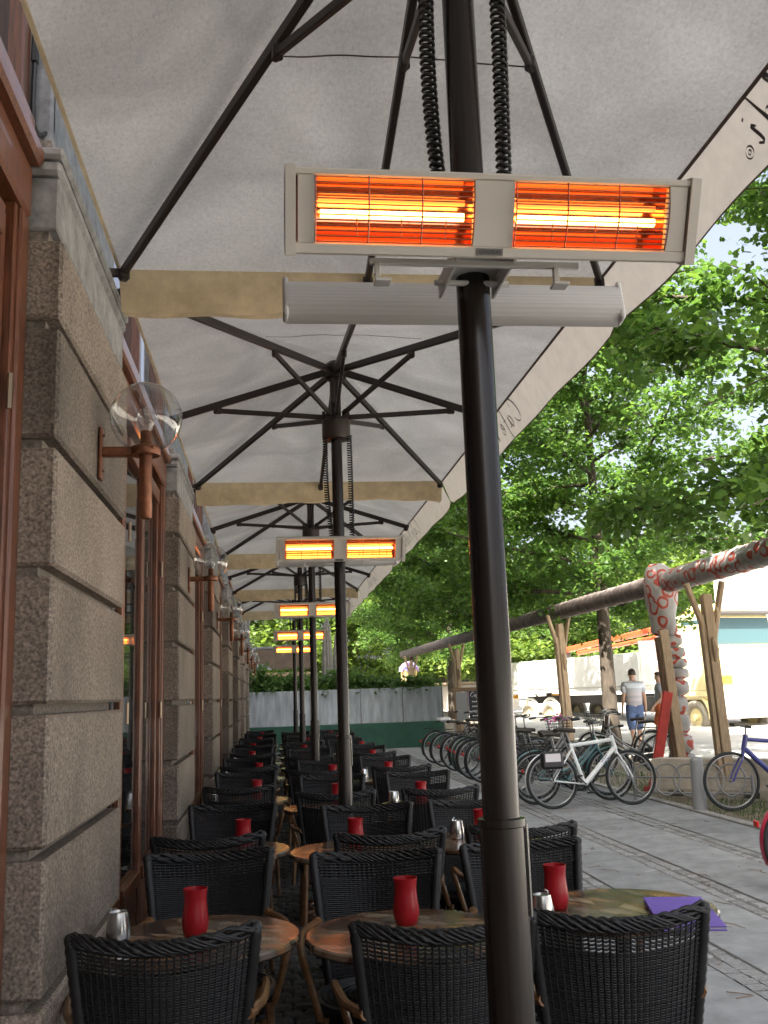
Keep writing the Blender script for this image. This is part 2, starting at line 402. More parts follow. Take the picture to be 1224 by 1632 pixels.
def tag(o, label=None, cat=None, group=None, kind=None):
    if label: o['label'] = label
    if cat: o['category'] = cat
    if group: o['group'] = group
    if kind: o['kind'] = kind
    return o
def link(name, data, parent=None):
    o = bpy.data.objects.new(name, data); C.objects.link(o)
    if parent is not None: o.parent = parent
    return o
def thing(name, label, cat, loc=(0, 0, 0), rz=0, group=None):
    o = link(name, None); o.location = loc; o.rotation_euler = (0, 0, rz); o.empty_display_size = .1
    return tag(o, label, cat, group)
def inst(T, name, label, cat, loc, rz=0, group=None, swap=None, rots=None):
    """one thing from a template T = [(part name, mesh, parent index or None)]"""
    root = thing(name, label, cat, loc, rz, group); made = []
    if rots: root.rotation_euler = rots
    for (pn, me, pi) in T:
        o = link(pn, me, root if pi is None else made[pi]); made.append(o)
        if swap and me.materials[0].name in swap:
            o.material_slots[0].link = 'OBJECT'; o.material_slots[0].material = MATS[swap[me.materials[0].name]]
    return root, made
ORD = ['first', 'second', 'third', 'fourth', 'fifth', 'sixth', 'seventh', 'eighth', 'ninth', 'tenth', 'eleventh', 'twelfth']
def smooth_path(P, n=6):
    P = [Vector(p) for p in P]; out = []
    for i in range(len(P)-1):
        a, b, c, d = P[max(i-1, 0)], P[i], P[i+1], P[min(i+2, len(P)-1)]
        for k in range(n):
            t = k/n; out.append(.5*((2*b)+(c-a)*t+(2*a-5*b+4*c-d)*t*t+(3*b-a-3*c+d)*t**3))
    out.append(P[-1]); return out

# calligraphic lettering: pen strokes in a unit box, x to the right, y up (x-height .5, capital 1)
GLYPH = {
 'C': (.82, [[(.72, .70), (.74, .86), (.60, 1.0), (.38, .92), (.16, .66), (.08, .34), (.18, .06), (.42, -.03), (.66, .10), (.76, .24)]]),
 'a': (.50, [[(.42, .42), (.30, .50), (.12, .38), (.05, .16), (.14, .0), (.28, .08), (.42, .40), (.46, .48), (.38, .16), (.42, .02), (.52, .10)]]),
 'f': (.36, [[(.46, .92), (.40, 1.0), (.30, .88), (.20, .46), (.10, -.10), (.0, -.34), (-.10, -.28)], [(.06, .46), (.38, .46)]]),
 'e': (.44, [[(.06, .20), (.24, .26), (.38, .40), (.30, .50), (.14, .40), (.06, .18), (.14, .02), (.28, .02), (.44, .16)]]),
 'V': (.80, [[(.0, .84), (.10, .98), (.22, .90), (.24, .5), (.26, .0), (.44, .36), (.62, .74), (.80, 1.0), (.90, .94)]]),
 'i': (.26, [[(.04, .40), (.16, .49), (.08, .16), (.10, .02), (.24, .10)], [(.22, .70), (.25, .74)]]),
 'v': (.44, [[(.02, .40), (.12, .49), (.14, .24), (.16, .0), (.30, .20), (.42, .46), (.48, .50)]]),
 'l': (.26, [[(.10, .30), (.26, .70), (.34, .98), (.24, .94), (.12, .40), (.08, .04), (.22, .08)]]),
 'd': (.54, [[(.40, .42), (.28, .50), (.12, .38), (.05, .16), (.14, .0), (.28, .10), (.42, .46), (.56, 1.0)], [(.56, 1.0), (.40, .20), (.42, .02), (.54, .10)]]),
 'O': (.80, [[(.5, 1.0), (.2, .8), (.08, .4), (.22, .02), (.5, .02), (.72, .34), (.72, .76), (.5, 1.0)]]),
}
def lettering(mb, text, place, size, pen=.055, slant=.22, gap=.06):
    """place(x, y) -> world point on the surface"""
    x0 = 0
    for ch in text:
        if ch == ' ': x0 += .35*size; continue
        if ch == '\u00ae':
            for rad in (.13, .05):
                P = [(.15+rad*math.cos(a), .1+rad*math.sin(a)) for a in np.linspace(0, 2*math.pi, 13)]
                _stroke(mb, P, place, x0, size, .025, 0)
            x0 += .3*size; continue
        w, strokes = GLYPH[ch]
        for st in strokes:
            P = [(p.x, p.y) for p in smooth_path([(a, b, 0) for a, b in st], 5)]
            _stroke(mb, P, place, x0, size, pen, slant)
        x0 += (w+gap)*size
    return x0
def _stroke(mb, P, place, x0, size, pen, slant):
    nx, ny = pen*math.cos(R(38)), pen*math.sin(R(38))*.7; th = .014
    vs = []; fs = []
    for i, (x, y) in enumerate(P):
        k = .35+.65*math.sin(math.pi*(i+.5)/len(P))
        for sg in (-1, 1):
            X = x+slant*y+sg*(nx*k*.6+th*.6); Y = y-sg*(ny*k+th*.3)
            vs.append(place(x0+X*size, Y*size))
    for i in range(len(P)-1): fs.append((2*i, 2*i+1, 2*i+3, 2*i+2))
    mb.add(vs, fs)

# ------------------------------------------------------------------ setting: ground, pavement, street
def setting():
    g = MB().grid(1, 1, lambda u, v: (-150+400*u, -80+700*v, -.12)).mesh('ground', 'ground')
    tag(link('ground', g), kind='structure')
    def plaza(u, v):
        x = 7.4+u*72; y = -30+v*230; z = -.004 if y < 18 else min(.75, (y-18)*.028)
        return (x, y, z-(.10 if x < 7.5 and y < 18 else 0))
    tag(link('street', MB().grid(24, 60, plaza).mesh('street', 'road', True, 0)), kind='structure')
    tag(link('verge', MB().grid(10, 60, lambda u, v: (5.02+u*2.5, -20+v*220, -.012+max(0, (v*220-38)*.028*u) if v*220 < 65 else -.012+.75*u)).mesh('verge', 'earth')), kind='structure')
    tag(link('kerb', MB().box((5.07, 15, -.02), (.12, 90, .07), ch=.01).mesh('kerb', 'limestone')), kind='structure')
    # terrace of setts
    tp = tag(link('terrace_paving', MB().box((.55, 14.5, -.06), (2.42, 32, .08)).mesh('terrace_bed', 'sand_joint')), kind='structure')
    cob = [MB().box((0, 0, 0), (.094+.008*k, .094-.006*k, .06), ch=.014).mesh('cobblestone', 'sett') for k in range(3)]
    n = 0; rest = MB()
    for iy in range(262):
        y = 1.2+iy*.103
        for ix in range(22):
            x = -.6+.05+ix*.106+(.05 if iy % 2 else 0)
            if x > 1.70: continue
            jx, jy, jz = rng.uniform(-.005, .005), rng.uniform(-.005, .005), rng.uniform(-.007, .005)
            if -.04 < x < .28 and 2.3 < y < 11.5 and n < 290:
                o = link('cobblestone', cob[rng.randrange(3)], tp); o.location = (x+jx, y+jy, -.03+jz); o.rotation_euler = (rng.uniform(-.03, .03), rng.uniform(-.03, .03), rng.uniform(-.06, .06)); n += 1
            else: rest.box((x+jx, y+jy, -.03+jz), (.095, .094, .06), rng.uniform(-.05, .05))
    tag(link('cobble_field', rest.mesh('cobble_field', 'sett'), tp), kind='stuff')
    # slab lanes with bands of setts between
    pv = tag(link('pavement', MB().box((3.39, 14.5, -.045), (3.24, 40, .07)).mesh('pavement_bed', 'sand_joint')), kind='structure')
    lanes = [(1.79, 2.34), (2.55, 3.14), (3.37, 4.07), (4.30, 4.98)]
    smesh = {}
    for li, (a, b) in enumerate(lanes):
        w = b-a-.010; y = -3+.2*li
        while y < 33:
            ln = rng.choice((.80, .90, 1.0, 1.1)); key = (li, ln)
            if key not in smesh: smesh[key] = MB().box((0, 0, 0), (w, ln-.014, .06), ch=.005).mesh('paving_slab', 'slab')
            o = link('paving_slab', smesh[key], pv); o.location = ((a+b)/2, y+ln/2, -.03+rng.uniform(-.002, .002)); o.rotation_euler = (rng.uniform(-.002, .002), rng.uniform(-.003, .003), 0)
            y += ln
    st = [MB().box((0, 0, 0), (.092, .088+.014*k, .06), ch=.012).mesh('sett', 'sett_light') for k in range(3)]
    n = 0; rest = MB()
    for (a, b) in ((2.34, 2.55), (3.14, 3.37), (4.07, 4.30)):
        for iy in range(345):
            y = -3+iy*.105
            for k in range(2):
                x = a+(b-a)*(.26+.48*k)+rng.uniform(-.004, .004); z = -.031+rng.uniform(-.005, .003); yy = y+(.05 if k else 0)
                if 5.4 < y < 10.5 and n < 296:
                    o = link('sett', st[rng.randrange(3)], pv); o.location = (x, yy, z); o.rotation_euler = (rng.uniform(-.03, .03), rng.uniform(-.03, .03), rng.uniform(-.07, .07)); n += 1
                else: rest.box((x, yy, z), (.094, .096, .06), rng.uniform(-.06, .06))
    tag(link('sett_band', rest.mesh('sett_band', 'sett_light'), pv), kind='stuff')
    # grass tufts round the bicycle rack
    g = MB()
    for i in range(5200):
        x = rng.gauss(5.75, .45); y = rng.uniform(10.6, 22)
        if not 5.14 < x < 7.2: continue
        if rng.random() < .35+.35*math.sin(y*2.1)+.2*math.sin(x*7): continue
        h = rng.uniform(.03, .10); a = rng.uniform(0, 6.28); dx, dy = math.cos(a)*.006, math.sin(a)*.006; lx, ly = rng.gauss(0, .03), rng.gauss(0, .03)
        z = -.012+max(0, (y-18)*.028*(x-5.02)/2.5)
        g.add([(x-dx, y-dy, z), (x+dx, y+dy, z), (x+lx, y+ly, z+h)], [(0, 1, 2)])
    tag(link('grass', g.mesh('grass', 'grass')), kind='stuff')
    lt = MB(); r = random.Random(12)
    for i in range(170):
        x, y = r.uniform(1.8, 5.0), r.uniform(3, 16); a = r.uniform(0, 6.28); l = r.uniform(.008, .03)
        if r.random() < .25:
            P = [(x+.06*k*math.cos(a+.3*k*r.uniform(-1, 1)), y+.06*k*math.sin(a), .004+.004*(k % 2)) for k in range(4)]; lt.tube(P, .0022, 4)
        else: lt.add([(x, y, .002), (x+l*math.cos(a), y+l*math.sin(a), .006), (x+l*1.6*math.cos(a+.4), y+l*1.6*math.sin(a+.4), .003), (x+l*math.cos(a+.9), y+l*math.sin(a+.9), .007)], [(0, 1, 2, 3)])
    tag(link('leaf_litter', lt.mesh('leaf_litter', 'timber_dark')), kind='stuff')
setting()

# ------------------------------------------------------------------ the stone building
PIER_Y0, PIER_STEP, PIER_W = 2.78, 3.78, 1.32
FACE = -.60
def building():
    b = thing('stone_building', 'granite café building with rusticated piers and mahogany window frames along the left side', 'building', (-.7, 12, 0))
    off = Vector((.7, -12, 0))                    # world -> building space
    def part(name, me, loc=(0, 0, 0), parent=None):
        o = link(name, me, parent or b)
        if parent is None: o.location = Vector(loc)+off
        else: o.location = loc
        return o
    core = MB().box((-.695, 0, 1.6), (.09, PIER_W-.06, 3.2)).mesh('pier', 'stone_core')
    zs = [-.02, .36, .735, 1.11, 1.49, 1.87, 2.24, 2.60, 2.875]
    bm_ = [MB().box((-.66, 0, (a+c)/2), (.12, PIER_W, c-a-.030), ch=.010).mesh('stone_block', 'granite') for a, c in zip(zs, zs[1:])]
    frieze = MB().box((-.67, 0, 2.985), (.10, PIER_W-.03, .17), ch=.006)
    frieze.box((-.67, 0, 3.095), (.118, PIER_W+.01, .045), ch=.012).box((-.668, 0, 3.138), (.132, PIER_W+.03, .036), ch=.01).box((-.69, 0, 3.70), (.07, PIER_W-.12, 1.04), ch=.01)
    cap = frieze.mesh('capital', 'limestone')
    # window bay, local y from 0 to bay width
    bw = PIER_STEP-PIER_W
    jamb = MB()
    for y in (.045, bw-.045): jamb.box((-.747, y, 1.46), (.10, .085, 2.92), ch=.008)
    for y in (.10, bw-.10): jamb.box((-.727, y, 1.46), (.035, .028, 2.92), ch=.004)
    jamb.box((-.747, bw/2, 3.00), (.11, bw-.01, .16), ch=.01).box((-.724, bw/2, 3.115), (.13, bw-.01, .06), ch=.012).box((-.735, bw/2, 3.20), (.09, bw-.01, .09), ch=.008)
    for y in (.045, bw/2, bw-.045): jamb.box((-.752, y, 4.0), (.08, .08, 1.5), ch=.006)
    jamb.box((-.752, bw/2, 4.78), (.08, bw, .08), ch=.006)
    jm = jamb.mesh('window_frame', 'mahogany')
    seal = MB()
    for y in (-.012, bw+.012): seal.box((-.762, y, 1.45), (.10, .03, 2.9))
    sm = seal.mesh('mortar_strip', 'mortar')
    lw = (bw-.26)/3
    leaf = MB()
    for y in (.026, lw-.026): leaf.box((-.745, y, 1.45), (.032, .046, 2.84), ch=.005)
    leaf.box((-.737, lw/2, .09), (.046, lw-.13, .12), ch=.005).box((-.737, lw/2, .58), (.046, lw-.13, .07), ch=.005).box((-.737, lw/2, 2.82), (.046, lw-.13, .09), ch=.005)
    leaf.box((-.748, lw/2, .34), (.018, lw-.12, .44), ch=.004)
    lm = leaf.mesh('door_leaf', 'mahogany')
    pm = MB().box((-.752, lw/2, 1.69), (.008, lw-.12, 2.16)).mesh('pane', 'dark_pane')
    hm = MB().tube([(-.704, 0, -.05), (-.704, 0, .05)], .008, 8).mesh('hinge', 'brass', True)
    um = MB().box((-.762, bw/2, 3.99), (.008, bw-.06, 1.56)).mesh('upper_pane', 'dark_pane')
    for k in range(-2, 8):
        y = PIER_Y0+k*PIER_STEP
        p = part('pier', core, (0, y+PIER_W/2, 0))
        for me in bm_: part('stone_block', me, (0, 0, 0), p)
        part('capital', cap, (0, 0, 0), p)
        if k < 7:
            yb = y+PIER_W
            f = part('window_frame', jm, (0, yb, 0)); part('mortar_strip', sm, (0, 0, 0), f); part('upper_pane', um, (0, 0, 0), f)
            for j in range(3):
                l = part('door_leaf', lm, (0, yb+.13+j*lw, 0)); part('pane', pm, (0, 0, 0), l)
                for z in (.55, 1.45, 2.35): part('hinge', hm, (0, 0 if j < 2 else lw, z), l)
    up = MB().box((-6.80, 0, 12.3), (12, 62, 15.0)).box((-.80, 0, 4.95), (.3, 62, .25), ch=.04).box((-.6, 0, 19.7), (.6, 62.4, .35), ch=.06)
    up.box((-6.9, 0, 2.35), (12, 61, 4.75))
    part('upper_wall', up.mesh('upper_wall', 'plaster'), (0, 2, 0))
    # white floodlight tube clipped to the first shaft
building()

def wall_lamps():
    n = 28
    gl = MB().lathe([(.128*math.sin(a), .128*math.cos(a)) for a in np.linspace(math.pi*.92, .02, 22)], 32, (0, 0, .128), (False, True)).mesh('globe', 'globe_glass', True, 0)
    bulb = MB().lathe([(.012, 0), (.013, .05), (.03, .085), (.034, .11), (.026, .135), (.008, .147)], 16, (0, 0, .02)).mesh('bulb', 'bulb_glass', True, 0)
    tube = MB().lathe([(.019, -.24), (.0225, -.235), (.0225, .035), (.020, .045), (.020, .075), (.015, .08)], 20).lathe([(.05, -.012), (.052, -.008), (.052, .018), (.046, .022)], 24)
    tm = tube.mesh('lamp_stem', 'copper', True)
    arm = MB().box((-.09, 0, .002), (.13, .03, .036), ch=.006).tube([(.03, -.055, .008), (.03, .055, .008)], .005, 8).mesh('bracket_arm', 'copper')
    plate = MB().box((-.156, 0, -.005), (.012, .05, .19), ch=.004)
    for z in (-.07, .06): plate.lathe([(.008, 0), (.006, .006)], 8, (-.149, 0, z))
    plm = plate.mesh('wall_plate', 'copper')
    T = [('lamp_stem', tm, None), ('globe', gl, None), ('bulb', bulb, None), ('bracket_arm', arm, None), ('wall_plate', plm, 3)]
    for k in range(7):
        y = PIER_Y0+k*PIER_STEP+.66
        lab = 'nearest copper wall lamp with clear glass globe, on the big front pier' if k == 0 else f'copper wall lamp with clear glass globe on the {ORD[k]} stone pier from the front'
        inst(T, 'wall_lamp', lab, 'wall lamp', (FACE+.164, y, 2.375), 0, 'globe lamps along the stone wall')
    f = thing('floodlight', 'slim white floodlight on a bent bracket fixed above the front pier capital', 'floodlight', (-.70, 2.76, 3.20))
    link('housing', MB().box((.03, .1, .22), (.03, .03, .34), ch=.008).mesh('housing', 'white_metal'), f)
    link('bracket', MB().tube(smooth_path([(.0, .02, .28), (0, .02, .06), (.01, .05, .02), (.03, .1, .06)], 4), .008, 8).box((0, .02, .30), (.02, .025, .12), ch=.004).mesh('bracket', 'iron', True), f)
wall_lamps()

# ------------------------------------------------------------------ parasols
PX = .415
def parasols():
    HX, HY, ZE, ZA = 1.01, 1.965, 3.22, 3.60
    from mathutils import noise as mn
    def cloth_z(x, y):
        t = max(abs(x)/HX, abs(y)/HY)
        ang = math.atan2(y/HY, x/HX); fold = .006*math.sin(math.pi*min(1, t))*mn.noise(Vector((math.cos(ang)*5, math.sin(ang)*5, t*.8)))
        return fold + ZA+(ZE-ZA)*t - .030*math.sin(math.pi*min(1, t))*(1-.6*abs(math.cos(2*math.atan2(y/HY, x/HX))))
    cl = MB()
    nr, na = 16, 64
    for k in range(4):      # four faces of the roof, each split along its middle rib
        def fn(u, v, k=k):
            t = max(v, .0005); s = 2*u-1
            x, y = {0: (HX*t, HY*t*s), 1: (-HX*t*s, HY*t), 2: (-HX*t, -HY*t*s), 3: (HX*t*s, -HY*t)}[k]
            return (x, y, cloth_z(x, y))
        cl.grid(48, 24, fn)
    canopy = cl.mesh('canopy', 'canvas', True, 0)
    pole = MB().lathe([(.034, .0), (.034, 3.56)], 28).mesh('pole', 'pole_brown', True)
    sleeve = MB().lathe([(.16, 0), (.16, .012), (.044, .014), (.041, .02), (.041, 1.255), (.044, 1.257), (.044, 1.27), (.035, 1.272)], 28).mesh('sleeve', 'pole_brown', True)
    strip = MB().box((.0435, -.010, 1.18), (.003, .012, .16)).mesh('sleeve_clip', 'steel')
    hub = MB().lathe([(.05, 3.44), (.07, 3.45), (.07, 3.53), (.05, 3.55)], 16).box((-.02, -.06, 3.35), (.03, .03, .16), ch=.004).mesh('hub', 'rib_brown', True)
    runner = MB().lathe([(.04, 3.05), (.085, 3.055), (.088, 3.07), (.088, 3.17), (.07, 3.19), (.04, 3.195)], 20)
    for a in range(8): runner.box((.075*math.cos(a*math.pi/4), .075*math.sin(a*math.pi/4), 3.205), (.02, .02, .06))
    runner = runner.mesh('runner', 'rib_brown', True)
    T = [('pole', pole, None), ('sleeve', sleeve, None), ('sleeve_clip', strip, 1), ('hub', hub, None), ('runner', runner, None), ('canopy', canopy, None)]
    ci = 5
    # seams: one ring across the cloth, and a dark band at the long eaves
    sm = MB()
    for sy in (-1, 1):
        tt = .42
        sm = MB().grid(40, 1, lambda u, v: (HX*tt*(2*u-1), sy*(HY*tt+.008*v), cloth_z(HX*tt*(2*u-1)*.999, sy*HY*tt)-.008))
        T.append(('seam', sm.mesh('seam', 'seam'), ci))
    for sx in (-1, 1):
        em = MB().grid(1, 30, lambda u, v: (sx*(HX-.012+.014*u), HY*(2*v-1), ZE-.006+.003*(1-u)))
        T.append(('eave_band', em.mesh('eave_band', 'seam' if sx > 0 else 'canvas_tan'), ci))
    # ribs
    for i in range(8):
        a = [(1, 0), (1, 1), (0, 1), (-1, 1), (-1, 0), (-1, -1), (0, -1), (1, -1)][i]
        ex, ey = a[0]*HX, a[1]*HY; L = math.hypot(ex, ey); d = Vector((ex/L, ey/L, 0))
        p0 = Vector((d.x*.06, d.y*.06, 3.49)); ov = .0
        p1 = Vector((ex*1.0, ey*1.0, ZE-.035))
        if a[0] and a[1]: p1 = Vector((ex*.985, ey*.985, ZE-.03))
        rb = MB().beam(p0, p1, .024, .042, ch=.004)
        e0 = p1-d*.02
        if a[0] < 0 and a[1]:
            rb.beam(e0, e0+Vector((-.075, -.03*a[1], -.01)), .022, .034, ch=.004)
        rb.box(p1-d*.03-Vector((0, 0, .01)), (.04, .04, .05), math.atan2(d.y, d.x), ch=.008)
        frac = .36 if (a[0] and a[1]) else (.70 if a[0] else .36)
        j = p0.lerp(p1, frac)
        rb.box(j-Vector((0, 0, .03)), (.05, .022, .05), math.atan2(d.y, d.x), ch=.006)
        T.append(('rib', rb.mesh('rib', 'rib_brown'), None)); ri = len(T)-1
        s0 = Vector((d.x*.085, d.y*.085, 3.20))
        st = MB().beam(s0, j-Vector((0, 0, .035)), .019, .030, ch=.003).lathe([(.016, -.018), (.016, .018)], 10, j-Vector((0, 0, .035)))
        T.append(('strut', st.mesh('strut', 'rib_brown'), ri))
    # valances: long sides flare outwards, short ends hang and sag
    for sx in (1,):
        def fv(u, v, sx=sx):
            y = HY*(2*u-1); end = 1-abs(2*u-1)
            return (sx*(HX+.075*v+.010*math.sin(u*23)*v), y*(1+.004*v), ZE-.195*v-.016*math.sin(u*math.pi*3)**2*v+(.03*v if end < .02 else 0))
        mb = MB().grid(40, 5, fv)
        mb.mi = 1; mb.grid(60, 1, lambda u, v: Vector(fv(u, 1))+Vector((-sx*.001, 0, -.008*v)))
        T.append(('side_valance', mb.mesh('side_valance', ['canvas_side', 'seam'], True, 0), ci)); vi = len(T)-1
        if sx > 0:
            def place(x, y, o=0):
                u = (x-.45+HY)/(2*HY); v = .74-y/.215
                return Vector(fv(u, v))+Vector((o, 0, 0))
            lt0 = MB(); lettering(lt0, 'Cafe Vivaldi\u00ae', lambda x, y: place(x, y, -.004), .152, gap=.20)
            T.append(('lettering', lt0.mesh('lettering', 'print_ink'), vi))
    for sy in (1, -1):
        def fe(u, v, sy=sy):
            x = HX*(2*u-1); return (x*(1-.012*v), sy*(HY-.012+.02*v+.022*mn.noise(Vector((u*9, 5+sy, v*1.5)))*v), ZE+.004-(.160+.020*math.sin(u*5+1)+.03*max(0, u-.75)*3*v)*v+.012*mn.noise(Vector((u*7, sy*3, v)))*v+.006*math.sin(u*31+3*v)*v)
        T.append(('end_valance', MB().grid(36, 4, fe).mesh('end_valance', 'canvas_tan', True, 0), ci))
    # coiled supply cables down to the heaters
    def coil(p, q, sag, r=.014, turns=46):
        p, q = Vector(p), Vector(q); pts = []
        n = turns*9
        for i in range(n+1):
            t = i/n; c = p.lerp(q, t)+Vector(sag)*math.sin(math.pi*t)
            a = 2*math.pi*turns*t; pts.append(c+Vector((math.cos(a)*r, math.sin(a)*r, 0)))
        return MB().tube(pts, .0042, 5).mesh('coiled_cable', 'cable_black', True, 0)
    T.append(('coiled_cable', coil((-.072, -.04, 3.07), (-.030, .065, 2.40), (-.015, .01, 0)), None))
    T.append(('coiled_cable', coil((.075, -.05, 3.07), (.085, .045, 2.40), (.0, -.01, 0)), None))
    where = ['nearest cream café parasol on a brown pole, filling the top of the picture', 'second cream café parasol, its whole star of brown ribs in view',
             'third cream café parasol, partly behind the second glowing heater', 'fourth cream café parasol, deep in the row above the far tables', 'farthest cream café parasol, its end valance above the green planters']
    for k in range(5):
        root, made = inst(T, 'parasol', where[k], 'parasol', (PX, 1.82+4*k, 0), 0, 'cream parasols in a row along the wall')
        if k == 4:      # the last one also carries the name on its end valance
            lt = MB(); lettering(lt, 'Cafe Vivaldi', lambda x, y: Vector((.80-x, HY-.004, 3.09+y)), .13, gap=.14)
            link('end_lettering', lt.mesh('end_lettering', 'print_ink'), made[ci])
parasols()

# ------------------------------------------------------------------ radiant heaters
def heaters():
    W, H, D = .732, .146, .075
    # local: centre of the front face at the origin, facing -y, tilted afterwards
    sh = MB()
    wins = [(-.325, -.042), (.032, .318)]
    zt, zb = .060, -.052
    t = .012
    sh.box((0, t/2, (H/2+zt)/2), (W, t, H/2-zt), ch=.003); sh.box((0, t/2, (-H/2+zb)/2), (W, t, H/2+zb), ch=.003)
    xs = [(-W/2+.012, wins[0][0]), (wins[0][1], wins[1][0]), (wins[1][1], W/2-.012)]
    for a, b in xs: sh.box(((a+b)/2, t/2+.001, (zt+zb)/2), (b-a, t, zt-zb))
    # curved rear shell
    def back(u, v):
        a = math.pi*(v-.5); return (W*(u-.5)*.985, t+D*math.cos(a)**.7 if abs(math.cos(a)) > 1e-6 else t, H/2*math.sin(a))
    sh.grid(1, 14, back)
    shell = sh.mesh('housing', 'heater_shell', True, 30)
    caps = []
    for s in (-1, 1):
        e = MB(); n = 14; P = [(s*(W/2), -.004, H/2)]
        prof = [(-.006, H/2+.004), (-.006, -H/2-.004)]+[(t+(D+.004)*math.cos(a), (H/2+.004)*math.sin(a)) for a in np.linspace(-math.pi/2, math.pi/2, 12)]
        k = len(prof)
        vs = [(s*(W/2-.008), y, z) for y, z in prof]+[(s*(W/2+.010), y*.96, z*.985) for y, z in prof]
        fs = [tuple(range(k)), tuple(range(2*k-1, k-1, -1))]+[(i, k+i, k+(i+1) % k, (i+1) % k) for i in range(k)]
        e.add(vs, fs); caps.append(e.mesh('end_cap', 'heater_shell'))
    T = [('housing', shell, None), ('end_cap', caps[0], None), ('end_cap', caps[1], None)]
    for (a, b) in wins:
        def tr(u, v, a=a, b=b):
            s = 2*v-1; return (a+(b-a)*u, .012+.052*(1-abs(s)**2.2), zb+(zt-zb)*v)
        rf = MB().grid(1, 9, tr)
        for x in (a, b): rf.grid(1, 10, lambda u, v, x=x: (x, .012+.052*u*(1-abs(2*v-1)**2.2), zb+(zt-zb)*v))
        T.append(('reflector', rf.mesh('reflector', 'reflector'), None)); ri = len(T)-1
        T.append(('heating_element', MB().tube([(a+.012, .030, -.002), (b-.012, .030, -.002)], .0075, 12).mesh('heating_element', 'element', True), ri))
        T.append(('quartz_tube', MB().tube([(a+.008, .036, .022), (b-.01, .036, .022)], .006, 10).tube([(a+.01, .05, -.034), (b-.01, .05, -.034)], .004, 8).mesh('quartz_tube', 'element_side', True), ri))
        g = MB()
        for i in range(13):
            z = zb+.002+(zt-zb-.004)*i/12; bow = -.010*math.sin(math.pi*i/12)
            g.tube([(a+.001, -.003+bow, z), (b-.001, -.003+bow, z)], .0013, 4, caps=False)
        for x in (a+.001, a+(b-a)/3, a+(b-a)*2/3, b-.001):
            g.tube([(x, -.004-.010*math.sin(math.pi*i/8), zb+(zt-zb)*i/8) for i in range(9)], .0015, 4, caps=False)
        for x in (a+.075, a+.155, a+.235):
            g.tube([(x, .008, zb+.012), (x, .008, zb+.045)], .0012, 4)
        T.append(('grille', g.mesh('grille', 'grille_wire'), None))
    plate = MB().box((-.010, -.0015, -.0615), (.048, .003, .0125))
    T.append(('name_plate', plate.mesh('name_plate', 'plate_grey'), None)); ni = len(T)-1
    cu = bpy.data.curves.new('plate_text', 'FONT'); cu.body = 'GOLDSUN'; cu.size = .0085; cu.align_x = 'CENTER'; cu.extrude = .0002
    to = bpy.data.objects.new('plate_text', cu); C.objects.link(to); bpy.context.view_layer.update()
    me = bpy.data.meshes.new_from_object(to.evaluated_get(bpy.context.evaluated_depsgraph_get())); bpy.data.objects.remove(to)
    me.transform(Matrix.Translation((-.010, -.0034, -.0643)) @ Matrix.Rotation(math.pi/2, 4, 'X')); me.materials.clear(); me.materials.append(MATS['black_paint'])
    T.append(('plate_lettering', me, ni))
    br = MB(); inv = Matrix.Rotation(R(-25), 3, 'X')
    def bb_(c, d): br.box(inv @ Vector(c), d, inv, ch=.001)
    # clamp round the pole and the bars that carry both units (given upright, turned with the tilted unit)
    bb_((0, .17, -.005), (.11, .20, .008)); bb_((-.055, .17, -.022), (.006, .20, .040)); bb_((.055, .17, -.022), (.006, .20, .040))
    bb_((-.02, .10, -.045), (.40, .010, .012))
    for x in (-.205, .135): bb_((x, .10, -.062), (.010, .012, .032)); bb_((x+.01, .11, -.080), (.030, .03, .006))
    br.tube([inv @ Vector((-.075, .22, -.03)), inv @ Vector((.075, .22, -.03))], .006, 8)
    T.append(('bracket', br.mesh('bracket', 'heater_box'), None))
    # rear unit: plain ribbed back, faces the next bay
    H2 = .092
    bx = MB()
    prof = [(0, -H2/2), (-.018, -H2/2+.006), (-.034, -.02), (-.036, .0), (-.034, .02), (-.022, H2/2-.008), (0, H2/2)]
    pr = smooth_path([(0, y, z) for y, z in prof], 5); rid = []
    for i, p in enumerate(pr): rid.append((p.y-(.0007 if i % 2 else 0), p.z))
    k = len(rid); front = [(.012, H2/2), (.012, -H2/2)]
    allp = rid+front; kk = len(allp)
    vs = [(s*.370, y, z) for s in (-1, 1) for y, z in allp]
    fs = [(i, kk+i, kk+(i+1) % kk, (i+1) % kk) for i in range(kk)]+[tuple(range(kk))[::-1], tuple(kk+i for i in range(kk))]
    bx.add(vs, fs)
    rear = bx.mesh('housing', 'heater_box')
    rc = MB().box((-.370, -.010, 0), (.012, .042, H2+.001), ch=.004).mesh('end_cap', 'heater_box'); rc2 = MB().box((.370, -.010, 0), (.012, .042, H2+.001), ch=.004).mesh('end_cap', 'heater_box')
    gl = MB()
    for i in range(2): gl.box((-.17+.35*i, .0135, 0), (.29, .003, .08))
    T2 = [('housing', rear, None), ('end_cap', rc, None), ('end_cap', rc2, None), ('front_glass', gl.mesh('front_glass', 'dark_pane'), None)]
    for k in range(5):
        lab = 'nearest glowing twin heater, cream, reading GOLDSUN, on the front pole' if k == 0 else f'glowing cream twin heater on the {ORD[k]} brown parasol pole from the front'
        tilt = R(-15)
        inst(T, 'radiant_heater', lab, 'heater', (PX-.006, 1.575+4*k, 2.332), 0, 'glowing heaters facing the camera', rots=(R(25), 0, R(.6)))
        lab = 'white heater seen from its ribbed back, mounted behind the nearest pole' if k == 0 else f'white ribbed-back heater mounted behind the {ORD[k]} brown parasol pole'
        inst(T2, 'rear_heater', lab, 'heater', (PX-.006, 1.985+4*k, 2.337), 0, 'white heaters facing away', rots=(R(-10), 0, 0))
heaters()

